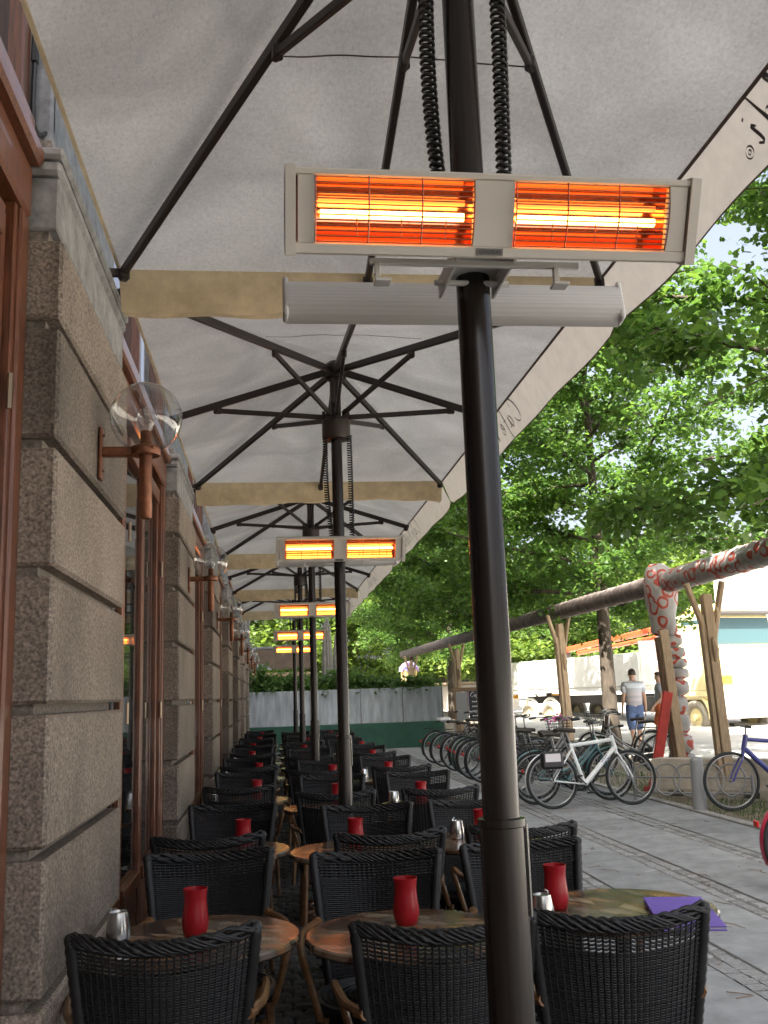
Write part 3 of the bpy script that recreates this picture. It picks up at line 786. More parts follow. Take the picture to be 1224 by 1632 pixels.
# ------------------------------------------------------------------ wicker chairs, tables and what stands on them
def chair_template():
    ZB, ZT = .43, .872
    def S(u, v):            # back surface, u -1..1, v 0..1 ; sitter faces +y
        w = .186+.056*max(v, 0)**.9
        return Vector((u*w, -.235-.095*v+.075*u*u*(.6+.4*v), ZB+(ZT-ZB)*v+.022*u*u*v-.004*v))
    def nrm(u, v):
        a = S(u+.01, v)-S(u-.01, v); b = S(u, min(1, v+.01))-S(u, v-.01); return a.cross(b).normalized()
    bk = MB(); nst = 25
    for i in range(nst+1):
        u = -0.97+1.94*i/nst
        bk.tube([S(u, v) for v in np.linspace(-.05, 1, 7)], .0034, 4, caps=False)
    v = -.06; row = 0
    while v < .975:
        pts = []
        for i in range(nst*2+1):
            u = -1+2*i/(nst*2); s = 1-2*abs(math.cos(math.pi*(u+.97)/1.94*nst)) if row % 2 else 1.25-2*abs(math.cos(math.pi*(u+.97)/1.94*nst))
            pts.append(S(u, v)+nrm(u, max(v, .02))*s*.0058)
        bk.tube(pts, .0036, 4, caps=False)
        v += .0235 if .83 < v < .94 else .0155; row += 1
    back = bk.mesh('backrest', 'wicker', True, 0)
    rim = MB()
    top = [S(u, 1.0) for u in np.linspace(-1.02, 1.02, 61)]
    for k in range(9):
        pts = []
        for i, p in enumerate(top):
            a = 2*math.pi*(i/60*(2.3+.2*(k%3)))+k*2*math.pi/9; q = (.0120+.0050*abs(math.sin(i*math.pi/60*17+.25*k)))*min(1, (min(i, 60-i)+.6)/2.2); pts.append(p+Vector((0, math.cos(a)*q, math.sin(a)*q*1.1+.003)))
        rim.tube(pts, .0052, 5)
    for i in range(0, 60):
        a = top[i]; rim.lathe([(.013, -.005), (.015, 0), (.013, .005)], 6, a+Vector((0, 0, .003)))
    for s in (-1, 1):
        rim.lathe([(.0, -.020), (.014, -.014), (.0185, 0), (.014, .014), (.0, .020)], 10, S(s*1.0, .995)+Vector((0, 0, .002)), (False, False))
        e = [S(s*1.0, v) for v in np.linspace(-.15, 1.0, 40)]
        rim.tube(e, [.0165+.0022*(i % 2) for i in range(40)], 7)
    rimm = rim.mesh('back_rim', 'wicker', True, 0)
    seat = MB().lathe([(.0, .455), (.14, .452), (.215, .462), (.225, .455), (.222, .43), (.21, .40), (.20, .40)], 32, caps=(False, False))
    for k in range(9): seat.ring((0, 0, .462-.002*(k % 2)), .03+.0225*k, .006, 'z', 28, 4)
    seat.ring((0, 0, .453), .226, .017, 'z', 36, 7)
    for k in range(36):
        a = 2*math.pi*k/36; seat.tube([(.232*math.cos(a), .232*math.sin(a), .45), (.226*math.cos(a+.08), .226*math.sin(a+.08), .385)], .006, 4)
    seat.ring((0, 0, .388), .225, .010, 'z', 36, 5)
    seatm = seat.mesh('seat', 'wicker', True, 50)
    T = [('backrest', back, None), ('back_rim', rimm, None), ('seat', seatm, None)]
    for sx in (-1, 1):
        T.append(('leg', MB().tube([(sx*.20, .17, .44), (sx*.215, .20, .2), (sx*.222, .215, 0)], [.016, .015, .014], 8).mesh('leg', 'cane', True), None))
        T.append(('leg', MB().tube([(sx*.195, -.20, .46), (sx*.205, -.24, .2), (sx*.215, -.275, 0)], [.016, .015, .014], 8).mesh('leg', 'cane', True), None))
        p = S(sx*1.0, .52)
        arm = smooth_path([p, (sx*.262, -.12, .665), (sx*.280, .04, .668), (sx*.276, .15, .64), (sx*.248, .20, .56), (sx*.215, .185, .44)], 6)
        T.append(('armrest', MB().tube(arm, .0130, 8).tube([Vector(p)+Vector((0, -.012, 0)), Vector(p)+Vector((sx*.02, .035, -.003))], .017, 8).mesh('armrest', ['cane'], True), None))
    st = MB()
    ring = [(.17*math.cos(a), .19*math.sin(a)-.02, .17) for a in np.linspace(0, 2*math.pi, 25)[:-1]]
    st.tube(ring, .010, 6, closed=True)
    for sx in (-1, 1):
        for sy, yy in ((1, .205), (-1, -.245)): st.tube([(sx*.218, yy, .17), (sx*.13, sy*.125-.02, .17)], .009, 6)
    T.append(('stretcher', st.mesh('stretcher', 'cane', True), None))
    return T
CHAIR = chair_template()
def table_template():
    top = MB().lathe([(.30, .712), (.322, .714), (.330, .722), (.330, .736), (.324, .742), (.0, .742)], 56, caps=(True, False))
    topm = top.mesh('tabletop', 'tabletop', True, 40)
    col = MB().lathe([(.10, .70), (.10, .712)], 20).lathe([(.030, .04), (.028, .70)], 20).mesh('column', 'iron', True)
    base = MB().lathe([(.225, 0), (.228, .006), (.215, .022), (.15, .052), (.07, .072), (.035, .085)], 40).mesh('foot_dome', 'steel', True)
    return [('tabletop', topm, None), ('column', col, None), ('foot_dome', base, None)]
TABLE = table_template()
def cup_template():
    prof = [(.030, 0), (.036, .003), (.0425, .03), (.0435, .05), (.0405, .075), (.0372, .105), (.0375, .125), (.0402, .149), (.0385, .149), (.0358, .125), (.0355, .105), (.039, .07), (.04, .04), (.033, .012), (.0, .010)]
    return [('glass', MB().lathe(prof, 28, caps=(True, False)).mesh('glass', 'red_glass', True, 60), None), ('candle', MB().lathe([(.019, .011), (.019, .026), (.0, .026)], 14, caps=(True, False)).mesh('candle', 'card_pale', True), None)]
CUP = cup_template()
def shaker_template():
    body = MB().lathe([(.034, 0), (.038, .002), (.0395, .02), (.038, .05), (.0315, .085), (.0305, .092), (.029, .092), (.0285, .06), (.0, .058)], 28, caps=(True, False)).mesh('body', 'steel', True, 50)
    lid = MB().lathe([(.0285, .083), (.027, .088), (.0, .088)], 20, caps=(False, False)).tube([(.0, .028, .086), (0, .031, .098), (0, .02, .104)], .004, 6).mesh('lid', 'steel', True)
    return [('body', body, None), ('lid', lid, None)]
SHAKER = shaker_template()
ROWS = {  # column x, then (table y, near chair y, far chair y)
 'wall-side': (-.235, [(3.42, 2.77, 4.18), (5.27, 4.60, 5.95), (7.75, 7.08, 8.46), (9.75, 9.1, 10.45), (11.9, 11.2, 12.6), (14.0, 13.3, 14.75), (16.1, 15.4, 16.85), (18.2, 17.5, 18.95)]),
 'middle': (.425, [(3.33, 2.70, 3.97), (5.08, 4.44, 5.62), (7.05, 6.38, 7.75), (8.95, 8.3, 9.58), (11.0, 10.3, 11.7), (12.95, 12.3, 13.6), (15.1, 14.4, 15.75), (16.95, 16.3, 17.6)]),
 'pavement-side': (1.07, [(3.48, 2.70, 4.02), (5.18, 4.45, 5.62), (7.0, 6.35, 7.75), (9.1, 8.4, 9.8), (11.2, 10.5, 11.9), (13.3, 12.6, 14.0), (15.4, 14.7, 16.1), (17.5, 16.8, 18.2)])}
XADJ = {('wall-side', 0): (-.01, -.070, .0), ('middle', 0): (0, .030, -.05), ('middle', 1): (-.02, .07, .085), ('pavement-side', 0): (.13, -.115, -.06), ('pavement-side', 1): (.0, .06, .03),
        ('wall-side', 1): (-.01, -.07, -.03)}
CUPS = {('wall-side', 0): (-.259, 3.44), ('middle', 0): (.438, 3.42), ('pavement-side', 0): (.98, 3.507)}
SHK = {('wall-side', 0): (-.504, 3.43), ('pavement-side', 0): (.875, 3.31), ('pavement-side', 1): (.959, 5.266)}
def terrace():
    for col, (x0, rows) in ROWS.items():
        for i, (ty, ny, fy) in enumerate(rows):
            ax = XADJ.get((col, i), (rng.uniform(-.03, .03), rng.uniform(-.04, .04), rng.uniform(-.04, .04)))
            nth = ['front', 'second', 'third', 'fourth', 'fifth', 'sixth', 'seventh', 'farthest'][i]
            tx = x0+ax[0]
            if i == 0:
                lt = {'wall-side': 'round brown marbled table touching the stone pier, red cup and steel shaker on it', 'middle': 'round brown marbled table in front, just left of the thick pole', 'pavement-side': 'round marbled table with the purple menu lying on it'}[col]
            else: lt = f'round brown marbled café table, {nth} from the front in the {col} row'
            inst(TABLE, 'cafe_table', lt, 'table', (tx, ty, 0), rng.uniform(0, 6.28), 'round café tables under the parasols')
            # chairs: the back surface leans out about .30 m behind the seat centre
            if i == 0:
                ln = {'wall-side': 'dark wicker chair at bottom left, its back to the camera beside the stone wall', 'middle': 'dark wicker chair half hidden behind the thick front pole', 'pavement-side': 'dark wicker chair at bottom right, backed to the camera before the purple menu'}[col]
            else: ln = f'dark wicker chair on the near side of the {nth} {col} table'
            inst(CHAIR, 'wicker_chair', ln, 'chair', (x0+ax[1], ny+.30, 0), rng.uniform(-.09, .09)*(i > 0)+(-.06 if (col, i) == ('pavement-side', 0) else .05 if (col, i) == ('wall-side', 0) else 0), 'dark wicker chairs on the café terrace')
            inst(CHAIR, 'wicker_chair', f'dark wicker chair on the far side of the {nth} {col} table', 'chair', (x0+ax[2], fy-.30, 0), math.pi+rng.uniform(-.13, .13), 'dark wicker chairs on the café terrace')
            cx, cy = CUPS.get((col, i), (tx+rng.uniform(-.05, .12), ty+rng.uniform(-.05, .08)))
            inst(CUP, 'candle_glass', f'red candle glass standing on the {nth} {col} table', 'candle glass', (cx, cy, .742), rng.uniform(0, 6), 'red candle glasses on the tables')
            if (col, i) in SHK or (i > 1 and col == 'wall-side') or (col == 'pavement-side' and i > 1 and i % 2 == 0) or (col == 'pavement-side' and i == 3):
                sx, sy = SHK.get((col, i), (tx-.24, ty+rng.uniform(-.05, .05)))
                inst(SHAKER, 'sugar_shaker', f'steel sugar shaker standing on the {nth} {col} table', 'sugar shaker', (sx, sy, .742), rng.uniform(0, 6), 'steel sugar shakers on the tables')
    # purple menu folder
    m = thing('menu_folder', 'purple menu folder lying on the front table by the pavement', 'menu', (1.345, 3.29, .744), R(-14))
    for k, nm in enumerate(('cover', 'cover')):
        link(nm, MB().box((0, 0, .004+.011*k), (.20, .44, .004), ch=.0015).mesh('cover', 'purple_card'), m)
    link('pages', MB().box((.002, 0, .0095), (.19, .425, .0065)).mesh('pages', 'card_pale'), m)
    lt = MB(); lettering(lt, 'Vivaldi', lambda x, y: Vector((-.005+x*.55, -.02+y*.7, .0177)), .045, pen=.03)
    link('cover_lettering', lt.mesh('cover_lettering', 'card_pale'), m)
terrace()

# ------------------------------------------------------------------ trees
def leaf_cloud(centres, n, size, spread, seed, flat=.55):
    g = np.random.default_rng(seed); cs = np.array(centres)
    P = cs[g.integers(0, len(cs), n)]+g.normal(0, 1, (n, 3))*np.array([spread, spread, spread*.75])
    s = size*g.uniform(.65, 1.25, n)
    az = g.uniform(0, 2*np.pi, n); el = g.normal(-.35, .45, n)
    u = np.stack([np.cos(az)*np.cos(el), np.sin(az)*np.cos(el), np.sin(el)], 1)
    up = np.stack([g.normal(0, flat, n), g.normal(0, flat, n), np.ones(n)], 1)
    w = up-(up*u).sum(1, keepdims=True)*u; w /= np.linalg.norm(w, axis=1, keepdims=True); v = np.cross(w, u)
    loc = np.array([(0, 0, 0), (.16, .42, -.07), (.50, .27, -.05), (.66, .40, -.10), (1, 0, -.14), (.66, -.40, -.10), (.50, -.27, -.05), (.16, -.42, -.07)])
    V = (P[:, None, :]+s[:, None, None]*(loc[None, :, 0:1]*u[:, None, :]+loc[None, :, 1:2]*v[:, None, :]+loc[None, :, 2:3]*w[:, None, :])).reshape(-1, 3)
    me = bpy.data.meshes.new('crown'); nv = n*8
    me.vertices.add(nv); me.vertices.foreach_set('co', V.ravel())
    idx = (np.arange(n)[:, None]*8+np.array([0, 1, 2, 3, 4, 0, 4, 5, 6, 7])[None, :]).ravel()
    me.loops.add(n*10); me.loops.foreach_set('vertex_index', idx)
    me.polygons.add(n*2); me.polygons.foreach_set('loop_start', np.arange(n*2)*5); me.polygons.foreach_set('loop_total', np.full(n*2, 5))
    at = me.attributes.new('tone', 'FLOAT', 'POINT'); at.data.foreach_set('value', np.repeat(np.clip(g.normal(.45, .22, n), 0, 1), 8))
    me.update(); return me
def tree_meshes(seed, h, rad, z0, ntw, nleaf, leaf, lmat, trunk_r, spread=.24):
    r = random.Random(seed); wood = MB(); tw = []
    lean = (r.uniform(-.15, .15), r.uniform(-.15, .15))
    tp = [Vector((lean[0]*z/h*2, lean[1]*z/h*2, z)) for z in np.linspace(0, h*.92, 12)]
    wood.tube(tp, [trunk_r*(1.25 if i == 0 else 1)*(1-.075*i) for i in range(12)], 10)
    def at(z):
        k = z/(h*.92)*11; i = min(10, int(k)); return tp[i].lerp(tp[i+1], k-i)
    limbs = []; nl = 26
    for i in range(nl):
        z = z0+(h*.9-z0)*(i/nl)**1.1; az = i*2.4+r.uniform(-.4, .4); t = (z-z0)/(h-z0)
        L = rad*(.55+.75*math.sin(math.pi*min(1, .22+.75*t)))*r.uniform(.75, 1.1)*(1 if t < .75 else .7)
        el = R(r.uniform(2, 22)+38*t); p = at(z); pts = [p]; d = Vector((math.cos(az)*math.cos(el), math.sin(az)*math.cos(el), math.sin(el)))
        for k in range(6):
            d = (d+Vector((r.gauss(0, .10), r.gauss(0, .10), r.gauss(-.03, .06)))).normalized(); p = p+d*L/6; pts.append(p)
        wood.tube(pts, [trunk_r*(.34-.045*k)*(1-.4*t) for k in range(7)], 6)
        for k in range(1, 7):
            for q in range(5):
                base = pts[k]; a2 = az+r.uniform(-1.5, 1.5); e2 = r.uniform(-.35, .6)
                d2 = Vector((math.cos(a2)*math.cos(e2), math.sin(a2)*math.cos(e2), math.sin(e2))); l2 = r.uniform(.35, 1.0)*rad*.30
                sp = [base, base+d2*l2*.5+Vector((0, 0, r.uniform(-.05, .08))), base+d2*l2+Vector((0, 0, -.12*l2))]
                if q < 2: wood.tube(sp, [.02, .012, .006], 4, caps=False)
                for f in (.35, .6, .8, 1.0): tw.append(tuple(sp[0].lerp(sp[2], f)+Vector((0, 0, r.uniform(-.06, .06)))))
    r.shuffle(tw); keep = tw[:max(ntw, 50)]
    return wood.mesh('trunk', 'bark', True, 0), _with(leaf_cloud(keep, nleaf, leaf, spread, seed), lmat)
def _with(me, m): me.materials.append(MATS[m]); return me
def trees():
    A = tree_meshes(3, 10.5, 3.3, 3.3, 1900, 60000, .105, 'leaf', .17, .17)
    B = tree_meshes(11, 11, 3.5, 3.2, 1900, 60000, .105, 'leaf', .18, .17)
    spec = [(A, (7.1, 9.6), 1.3, 'street tree whose leafy branches fill the top right corner of the picture'),
            (B, (7.0, 20.0), .3, 'big linden street tree behind the bicycles, trunk beside the walking man'),
            (A, (6.22, 26.8), 3.5, 'linden street tree hidden mostly by the thick front pole'),
            (B, (7.05, 38.5), 4.4, 'linden street tree with slim trunk at the end of the bicycle row'),
            (A, (6.9, 48), 5.5, 'far linden street tree beyond the colourful market stall')]
    for (t, w), (x, y), rz, lab in [((m[0], m[1]), p, rz, l) for m, p, rz, l in spec]:
        o = thing('linden_tree', lab, 'tree', (x, y, 0), rz, 'linden trees along the street')
        link('trunk', t, o); link('crown', w, o)
    F = tree_meshes(21, 9, 4.2, 1.6, 1500, 26000, .26, 'leaf_far', .2, .42)
    G = tree_meshes(22, 10, 4.6, 1.5, 1500, 26000, .26, 'leaf_far', .2, .42)
    far = [(-3.5, 62, 'leftmost'), (4, 66, 'second'), (12, 68, 'third'), (20, 70, 'fourth'), (28, 66, 'fifth'), (37, 72, 'sixth'), (46, 66, 'rightmost')]
    for i, (x, y, nm) in enumerate(far):
        o = thing('background_tree', f'{nm} of the sunlit yellow-green trees far beyond the square', 'tree', (x, y, .6), i*1.3, 'sunlit trees beyond the square')
        t, w = (F, G)[i % 2]; link('trunk', t, o); link('crown', w, o); o.scale = (1.1, 1.1, 1.0+.1*(i % 3))
trees()

# ------------------------------------------------------------------ planter screen and things behind it
def planters():
    o = thing('planter_screen', 'ribbed metal planter screen with dark green base closing off the far end of the terrace', 'planter', (2.0, 28, 0))
    link('base', MB().box((.03, .3, .35), (5.66, .7, .70), ch=.01).mesh('base', 'green_paint'), o)
    xs = [-2.78, -.92, .5, 1.7, 2.84]
    for a, b in zip(xs, xs[1:]):
        def co(u, v, a=a, b=b): return (a+.02+(b-a-.04)*u, .0+.006*math.sin(v*80*math.pi), .71+.96*v)
        link('panel', MB().grid(1, 160, co).box(((a+b)/2, .05, 1.19), (b-a-.03, .06, .95)).mesh('panel', 'screen_metal', True, 60), o)
    for x in xs: link('post', MB().box((x, .02, 1.19), (.035, .07, 1.0), ch=.004).mesh('post', 'grey_paint'), o)
    for i, (x, s) in enumerate([(-2.2, .55), (-1.3, .42), (-.4, .38), (.5, .42), (1.3, .30), (2.2, .22)]):
        nm = ['leftmost', 'second', 'third', 'fourth', 'fifth', 'rightmost'][i]
        g = thing('planter_shrub', f'{nm} green shrub growing out of the metal planter screen', 'shrub', (2+x, 28.35, 1.6), 0, 'shrubs along the planter screen')
        r = random.Random(40+i); cs = [(r.gauss(0, .28), r.gauss(0, .12), abs(r.gauss(.15, .5*s))) for _ in range(60)]
        st = MB()
        for c in cs[:14]: st.tube([(c[0]*.3, c[1]*.3, 0), c], [.008, .004], 4)
        link('stems', st.mesh('stems', 'bark'), g); link('foliage', _with(leaf_cloud(cs, 1000, .11, .10, 60+i), 'leaf_shrub'), g)
    for i, (x, y, h) in enumerate([(1.75, 31, 3.9), (2.12, 31.3, 3.6)]):
        p = thing('closed_parasol', ['taller folded grey parasol behind the planter screen', 'shorter folded grey parasol just right of the taller folded one'][i], 'parasol', (x, y, 0), 0, 'folded parasols')
        link('pole', MB().lathe([(.03, 0), (.03, h)], 12).mesh('pole', 'grey_paint', True), p)
        n = 24; f = MB(); prof = [(.10, 1.5), (.16, 1.6), (.15, 2.2), (.13, 2.9), (.09, h-.2), (.03, h)]
        vs = [(rr*(1+.22*math.cos(8*2*math.pi*j/48))*math.cos(2*math.pi*j/48), rr*(1+.22*math.cos(8*2*math.pi*j/48))*math.sin(2*math.pi*j/48), z) for rr, z in prof for j in range(48)]
        fs = [(a*48+j, a*48+(j+1) % 48, (a+1)*48+(j+1) % 48, (a+1)*48+j) for a in range(len(prof)-1) for j in range(48)]
        link('folded_canopy', f.add(vs, fs).mesh('folded_canopy', 'closed_canvas', True, 0), p)
    k = thing('kiosk', 'brown flat-roofed kiosk seen under the far parasols behind the planters', 'kiosk', (.4, 36.5, 0))
    link('roof', MB().box((0, .9, 3.30), (2.5, 2.4, .10), ch=.02).mesh('roof', 'roof_grey'), k)
    link('fascia', MB().box((0, -.25, 2.88), (2.4, .06, .74), ch=.01).mesh('fascia', 'kiosk_brown'), k)
    link('beam', MB().box((0, -.24, 2.33), (2.4, .1, .14), ch=.01).mesh('beam', 'timber'), k)
    for x in (-1.15, 1.15):
        link('post', MB().box((x, -.1, 1.65), (.1, .1, 3.2), ch=.01).mesh('post', 'timber_dark'), k); link('post', MB().box((x, 1.9, 1.65), (.1, .1, 3.2), ch=.01).mesh('post', 'timber_dark'), k)
    link('counter', MB().box((0, .2, .55), (2.2, .6, 1.1), ch=.02).mesh('counter', 'kiosk_brown'), k)
    for i, x in enumerate((.78, 1.18)):
        w = thing('wreath', ['left dark green wreath hanging under the kiosk beam', 'right dark green wreath hanging under the kiosk beam'][i], 'wreath', (x-.1, 36.16, 2.05), 0, 'wreaths on the kiosk')
        link('ring', MB().ring((0, 0, 0), .15, .045, 'y', 24, 8).mesh('ring', 'wreath', True), w); link('hanger', MB().tube([(0, 0, .17), (0, .03, .36)], .006, 5).mesh('hanger', 'iron'), w)
    h = thing('gas_heater', 'mushroom-topped dark gas patio heater beside the wall behind the planters', 'heater', (-.35, 31.5, 0))
    link('hood', MB().lathe([(.36, 2.38), (.34, 2.42), (.12, 2.55), (.0, 2.57)], 24, caps=(True, False)).mesh('hood', 'grey_paint', True), h)
    link('burner', MB().lathe([(.10, 2.12), (.13, 2.16), (.12, 2.36)], 16).mesh('burner', 'iron', True), h)
    link('stand', MB().lathe([(.22, 0), (.22, .8), (.2, .82), (.03, .84), (.03, 2.12)], 20).mesh('stand', 'iron', True), h)
    s = thing('market_stall', 'small market stall with yellow curtains and a blue and pink roof beyond the screen', 'stall', (6.35, 45, .3))
    link('curtain', MB().grid(24, 1, lambda u, v: (-.3+.6*u, .03*math.sin(u*30), 1.2+1.05*v)).grid(24, 1, lambda u, v: (-.3+.03*math.sin(u*30), .8*u, 1.2+1.05*v)).mesh('curtain', 'stall_yellow', True, 0), s)
    link('roof', MB().lathe([(.48, 2.2), (.46, 2.38), (.3, 2.56), (.06, 2.66)], 8, (0, .4, 0)).mesh('roof', 'stall_blue'), s)
    link('counter', MB().box((0, .4, .6), (.7, .9, 1.2), ch=.02).mesh('counter', 'timber'), s)
    for x in (-.3, .3):
        link('post', MB().box((x, .03, 1.1), (.06, .06, 2.3), ch=.01).mesh('post', 'timber_dark'), s)
    n = thing('notice_stand', 'timber notice stand with chalkboards between the far bicycles and the street', 'sign', (5.05, 25.4, 0))
    link('frame', MB().box((0, 0, 1.1), (.05, .05, 1.0)).box((-.32, 0, .8), (.05, .05, 1.6)).box((.42, 0, .8), (.05, .05, 1.6)).box((.05, 0, 1.55), (.85, .06, .10), ch=.01).mesh('frame', 'timber_dark'), n)
    link('board', MB().box((-.15, -.02, 1.12), (.30, .02, .72), ch=.004).mesh('board', 'grey_paint'), n)
    cb = link('chalkboard', MB().box((.21, -.02, 1.12), (.34, .02, .76), ch=.004).mesh('chalkboard', 'chalkboard'), n)
    lt = MB(); lettering(lt, 'Cafe', lambda x, y: Vector((.07+x, -.034, 1.36+y)), .12, pen=.07)
    for q in range(4):
        for j in range(4):
            x = .12+.05*j; lt.add([(x, -.034, 1.22-.12*q), (x+.035, -.034, 1.22-.12*q), (x+.03, -.034, 1.25-.12*q), (x+.004, -.034, 1.245-.12*q)], [(0, 1, 2, 3)])
    link('chalk_lettering', lt.mesh('chalk_lettering', 'chalk'), cb)
    w = thing('wooden_hut', 'low pale wooden hut with painted panels beyond the chalkboards', 'hut', (9.3, 44, .6))
    link('wall', MB().box((0, 0, .6), (3.2, 2, 1.2), ch=.02).mesh('wall', 'pale_building'), w); link('roof', MB().box((0, 0, 1.26), (3.6, 2.4, .1), ch=.02).mesh('roof', 'timber'), w)
    link('panel', MB().box((-.4, -1.02, .65), (.9, .03, .8), ch=.01).mesh('panel', 'stall_blue'), w)
    f = thing('pale_building', 'pale building with grey flat roof edge showing above the truck at right', 'building', (34, 52, .6))
    link('wall', MB().box((2, 4, 4.6), (15, 8, 9.2)).mesh('wall', 'pale_building'), f); link('roof', MB().box((2, 4, 9.35), (16, 9, .3), ch=.05).mesh('roof', 'roof_grey'), f)
    wm = MB().box((0, -.03, 0), (1.2, .1, 1.7), ch=.02).mesh('window', 'windscreen')
    for q in range(3):
        for j in range(6):
            o2 = link('window', wm, f); o2.location = (-4+2.3*j, 0, 1.8+2.9*q)
planters()

# ------------------------------------------------------------------ bicycles
def bike_template(kind):
    R_ = .345; rear, front = Vector((0, 0, R_)), Vector((1.06, 0, R_))
    bb = Vector((.43, 0, .285)); T = []
    sport = kind == 'sport'
    st_top = Vector((.275, 0, .80)) if sport else Vector((.27, 0, .66)); ht, hb = Vector((.845, 0, .855)), Vector((.885, 0, .70))
    tube_r = .026 if sport else .016
    fr = MB()
    fr.tube([bb, st_top], tube_r*.85, 10)
    if sport: fr.tube([st_top-Vector((0, 0, .03))+Vector((.01, 0, 0)), ht-Vector((0, 0, .03))], tube_r*.95, 10)
    else: fr.tube(smooth_path([bb+(st_top-bb)*.35, (.55, 0, .50), (.74, 0, .66), ht-Vector((-.01, 0, .05))], 5), tube_r, 10)
    fr.tube([bb, hb+Vector((-.005, 0, .03))], tube_r*1.2, 10); fr.tube([ht+Vector((-.006, 0, .02)), hb], tube_r*1.15, 10)
    for s in (-1, 1):
        fr.tube([bb+Vector((0, s*.03, 0)), rear+Vector((0, s*.06, 0))], .010, 8); fr.tube([st_top-Vector((-.02, -s*.015, .07)), rear+Vector((0, s*.06, 0))], .009, 8)
    T.append(('frame', fr.mesh('frame', 'black_paint', True), None))
    fk = MB().tube([hb, hb+Vector((.012, 0, -.05))], .022, 10)
    for s in (-1, 1): fk.tube(smooth_path([hb+Vector((.01, s*.02, -.04)), hb+Vector((.04, s*.05, -.10)), (1.0, s*.055, .47), front+Vector((0, s*.055, 0))], 4), .0125, 8)
    T.append(('fork', fk.mesh('fork', 'black_paint', True), None))
    for c in (rear, front):
        T.append(('wheel', MB().ring(c, R_-.018, .0185, 'y', 44, 8).mesh('wheel', 'rubber', True, 0), None)); wi = len(T)-1
        T.append(('rim', MB().ring(c, R_-.045, .0085, 'y', 40, 6).mesh('rim', 'alloy', True, 0), wi))
        sp = MB().tube([c+Vector((0, -.045, 0)), c+Vector((0, .045, 0))], .02, 10)
        for i in range(28):
            a = 2*math.pi*i/28; s = 1 if i % 2 else -1; b = a+.35*(1 if (i//2) % 2 else -1)
            sp.tube([c+Vector((.018*math.cos(b), s*.035, .018*math.sin(b))), c+Vector(((R_-.05)*math.cos(a), 0, (R_-.05)*math.sin(a)))], .0014, 3, caps=False)
        T.append(('spokes', sp.mesh('spokes', 'alloy'), wi))
    hbz = 1.02 if not sport else .97
    h = MB().tube([ht+Vector((-.004, 0, 0)), (ht.x-.015, 0, hbz)], .013, 8).tube([(ht.x-.015, 0, hbz), (ht.x+.05, 0, hbz+.015)], .014, 8)
    if sport: h.tube([(ht.x+.05, s*.28, hbz+.015) for s in (-1, 0, 1)], .011, 8)
    else: h.tube(smooth_path([(ht.x-.17, -.27, hbz+.03), (ht.x-.02, -.24, hbz+.05), (ht.x+.05, 0, hbz+.015), (ht.x-.02, .24, hbz+.05), (ht.x-.17, .27, hbz+.03)], 6), .011, 8)
    T.append(('handlebar', h.mesh('handlebar', 'alloy', True), None)); hi = len(T)-1
    for s in (-1, 1):
        g = MB()
        if sport: g.tube([(ht.x+.05, s*.18, hbz+.015), (ht.x+.05, s*.295, hbz+.015)], .017, 8)
        else: g.tube([(ht.x-.20, s*.275, hbz+.028), (ht.x-.09, s*.255, hbz+.043)], .017, 8)
        T.append(('grip', g.mesh('grip', 'rubber', True), hi))
    sz = .97 if sport else .90
    sx = st_top.x-.045
    sd = MB(); prof = [(-.14, .085, .0), (-.10, .09, .012), (-.02, .06, .006), (.06, .028, .0), (.13, .018, -.008)]
    vs = []; n = 12
    for (x, w, dz) in prof:
        for j in range(n):
            a = 2*math.pi*j/n; vs.append((sx+x, w*math.cos(a), sz+dz+.028*math.sin(a)*(1.2 if math.sin(a) < 0 else .8)))
    fs = [(i*n+j, i*n+(j+1) % n, (i+1)*n+(j+1) % n, (i+1)*n+j) for i in range(len(prof)-1) for j in range(n)]+[tuple(range(n))[::-1], tuple((len(prof)-1)*n+j for j in range(n))]
    sd.add(vs, fs); T.append(('saddle', sd.mesh('saddle', 'leather', True, 50), None)); si = len(T)-1
    T.append(('seat_post', MB().tube([st_top-Vector((-.03, 0, .08)), (sx, 0, sz-.02)], .0125, 8).mesh('seat_post', 'alloy', True), si))
    cr = MB().ring(bb+Vector((0, .05, 0)), .085, .006, 'y', 28, 6).ring(bb+Vector((0, .05, 0)), .035, .008, 'y', 16, 6)
    for i in range(5):
        a = i*1.257; cr.tube([bb+Vector((0, .05, 0)), bb+Vector((.085*math.cos(a), .05, .085*math.sin(a)))], .006, 5)
    for s in (-1, 1):
        e = bb+Vector((s*.12, s*.075, -s*.11)); cr.tube([bb+Vector((0, s*.06, 0)), e], .009, 6); cr.box(e+Vector((0, s*.05, 0)), (.085, .08, .022), ch=.005)
    T.append(('crank', cr.mesh('crank', 'iron', True), None))
    if not sport: T.append(('chain_guard', MB().beam((.40, .062, .30), (.03, .062, R_+.01), .012, .085, ch=.004).lathe([(.0, 0), (.11, .0), (.11, .012), (.0, .012)], 20, (0, 0, 0), (False, False)).mesh('chain_guard', 'black_paint') if False else MB().beam((.50, .062, .30), (.0, .062, R_+.01), .012, .09, ch=.004).mesh('chain_guard', 'iron'), None))
    for c, a0, a1 in ((rear, 10, 205), (front, 40, 175)):
        if sport and c is front: continue
        md = MB(); k = 20
        md.grid(k, 2, lambda u, v: (c.x+(R_+.022-.010*abs(v-.5)*2)*math.cos(R(a0+(a1-a0)*u)), (v-.5)*.056, c.z+(R_+.022-.010*abs(v-.5)*2)*math.sin(R(a0+(a1-a0)*u))))
        T.append(('mudguard', md.mesh('mudguard', 'black_paint', True, 0), None))
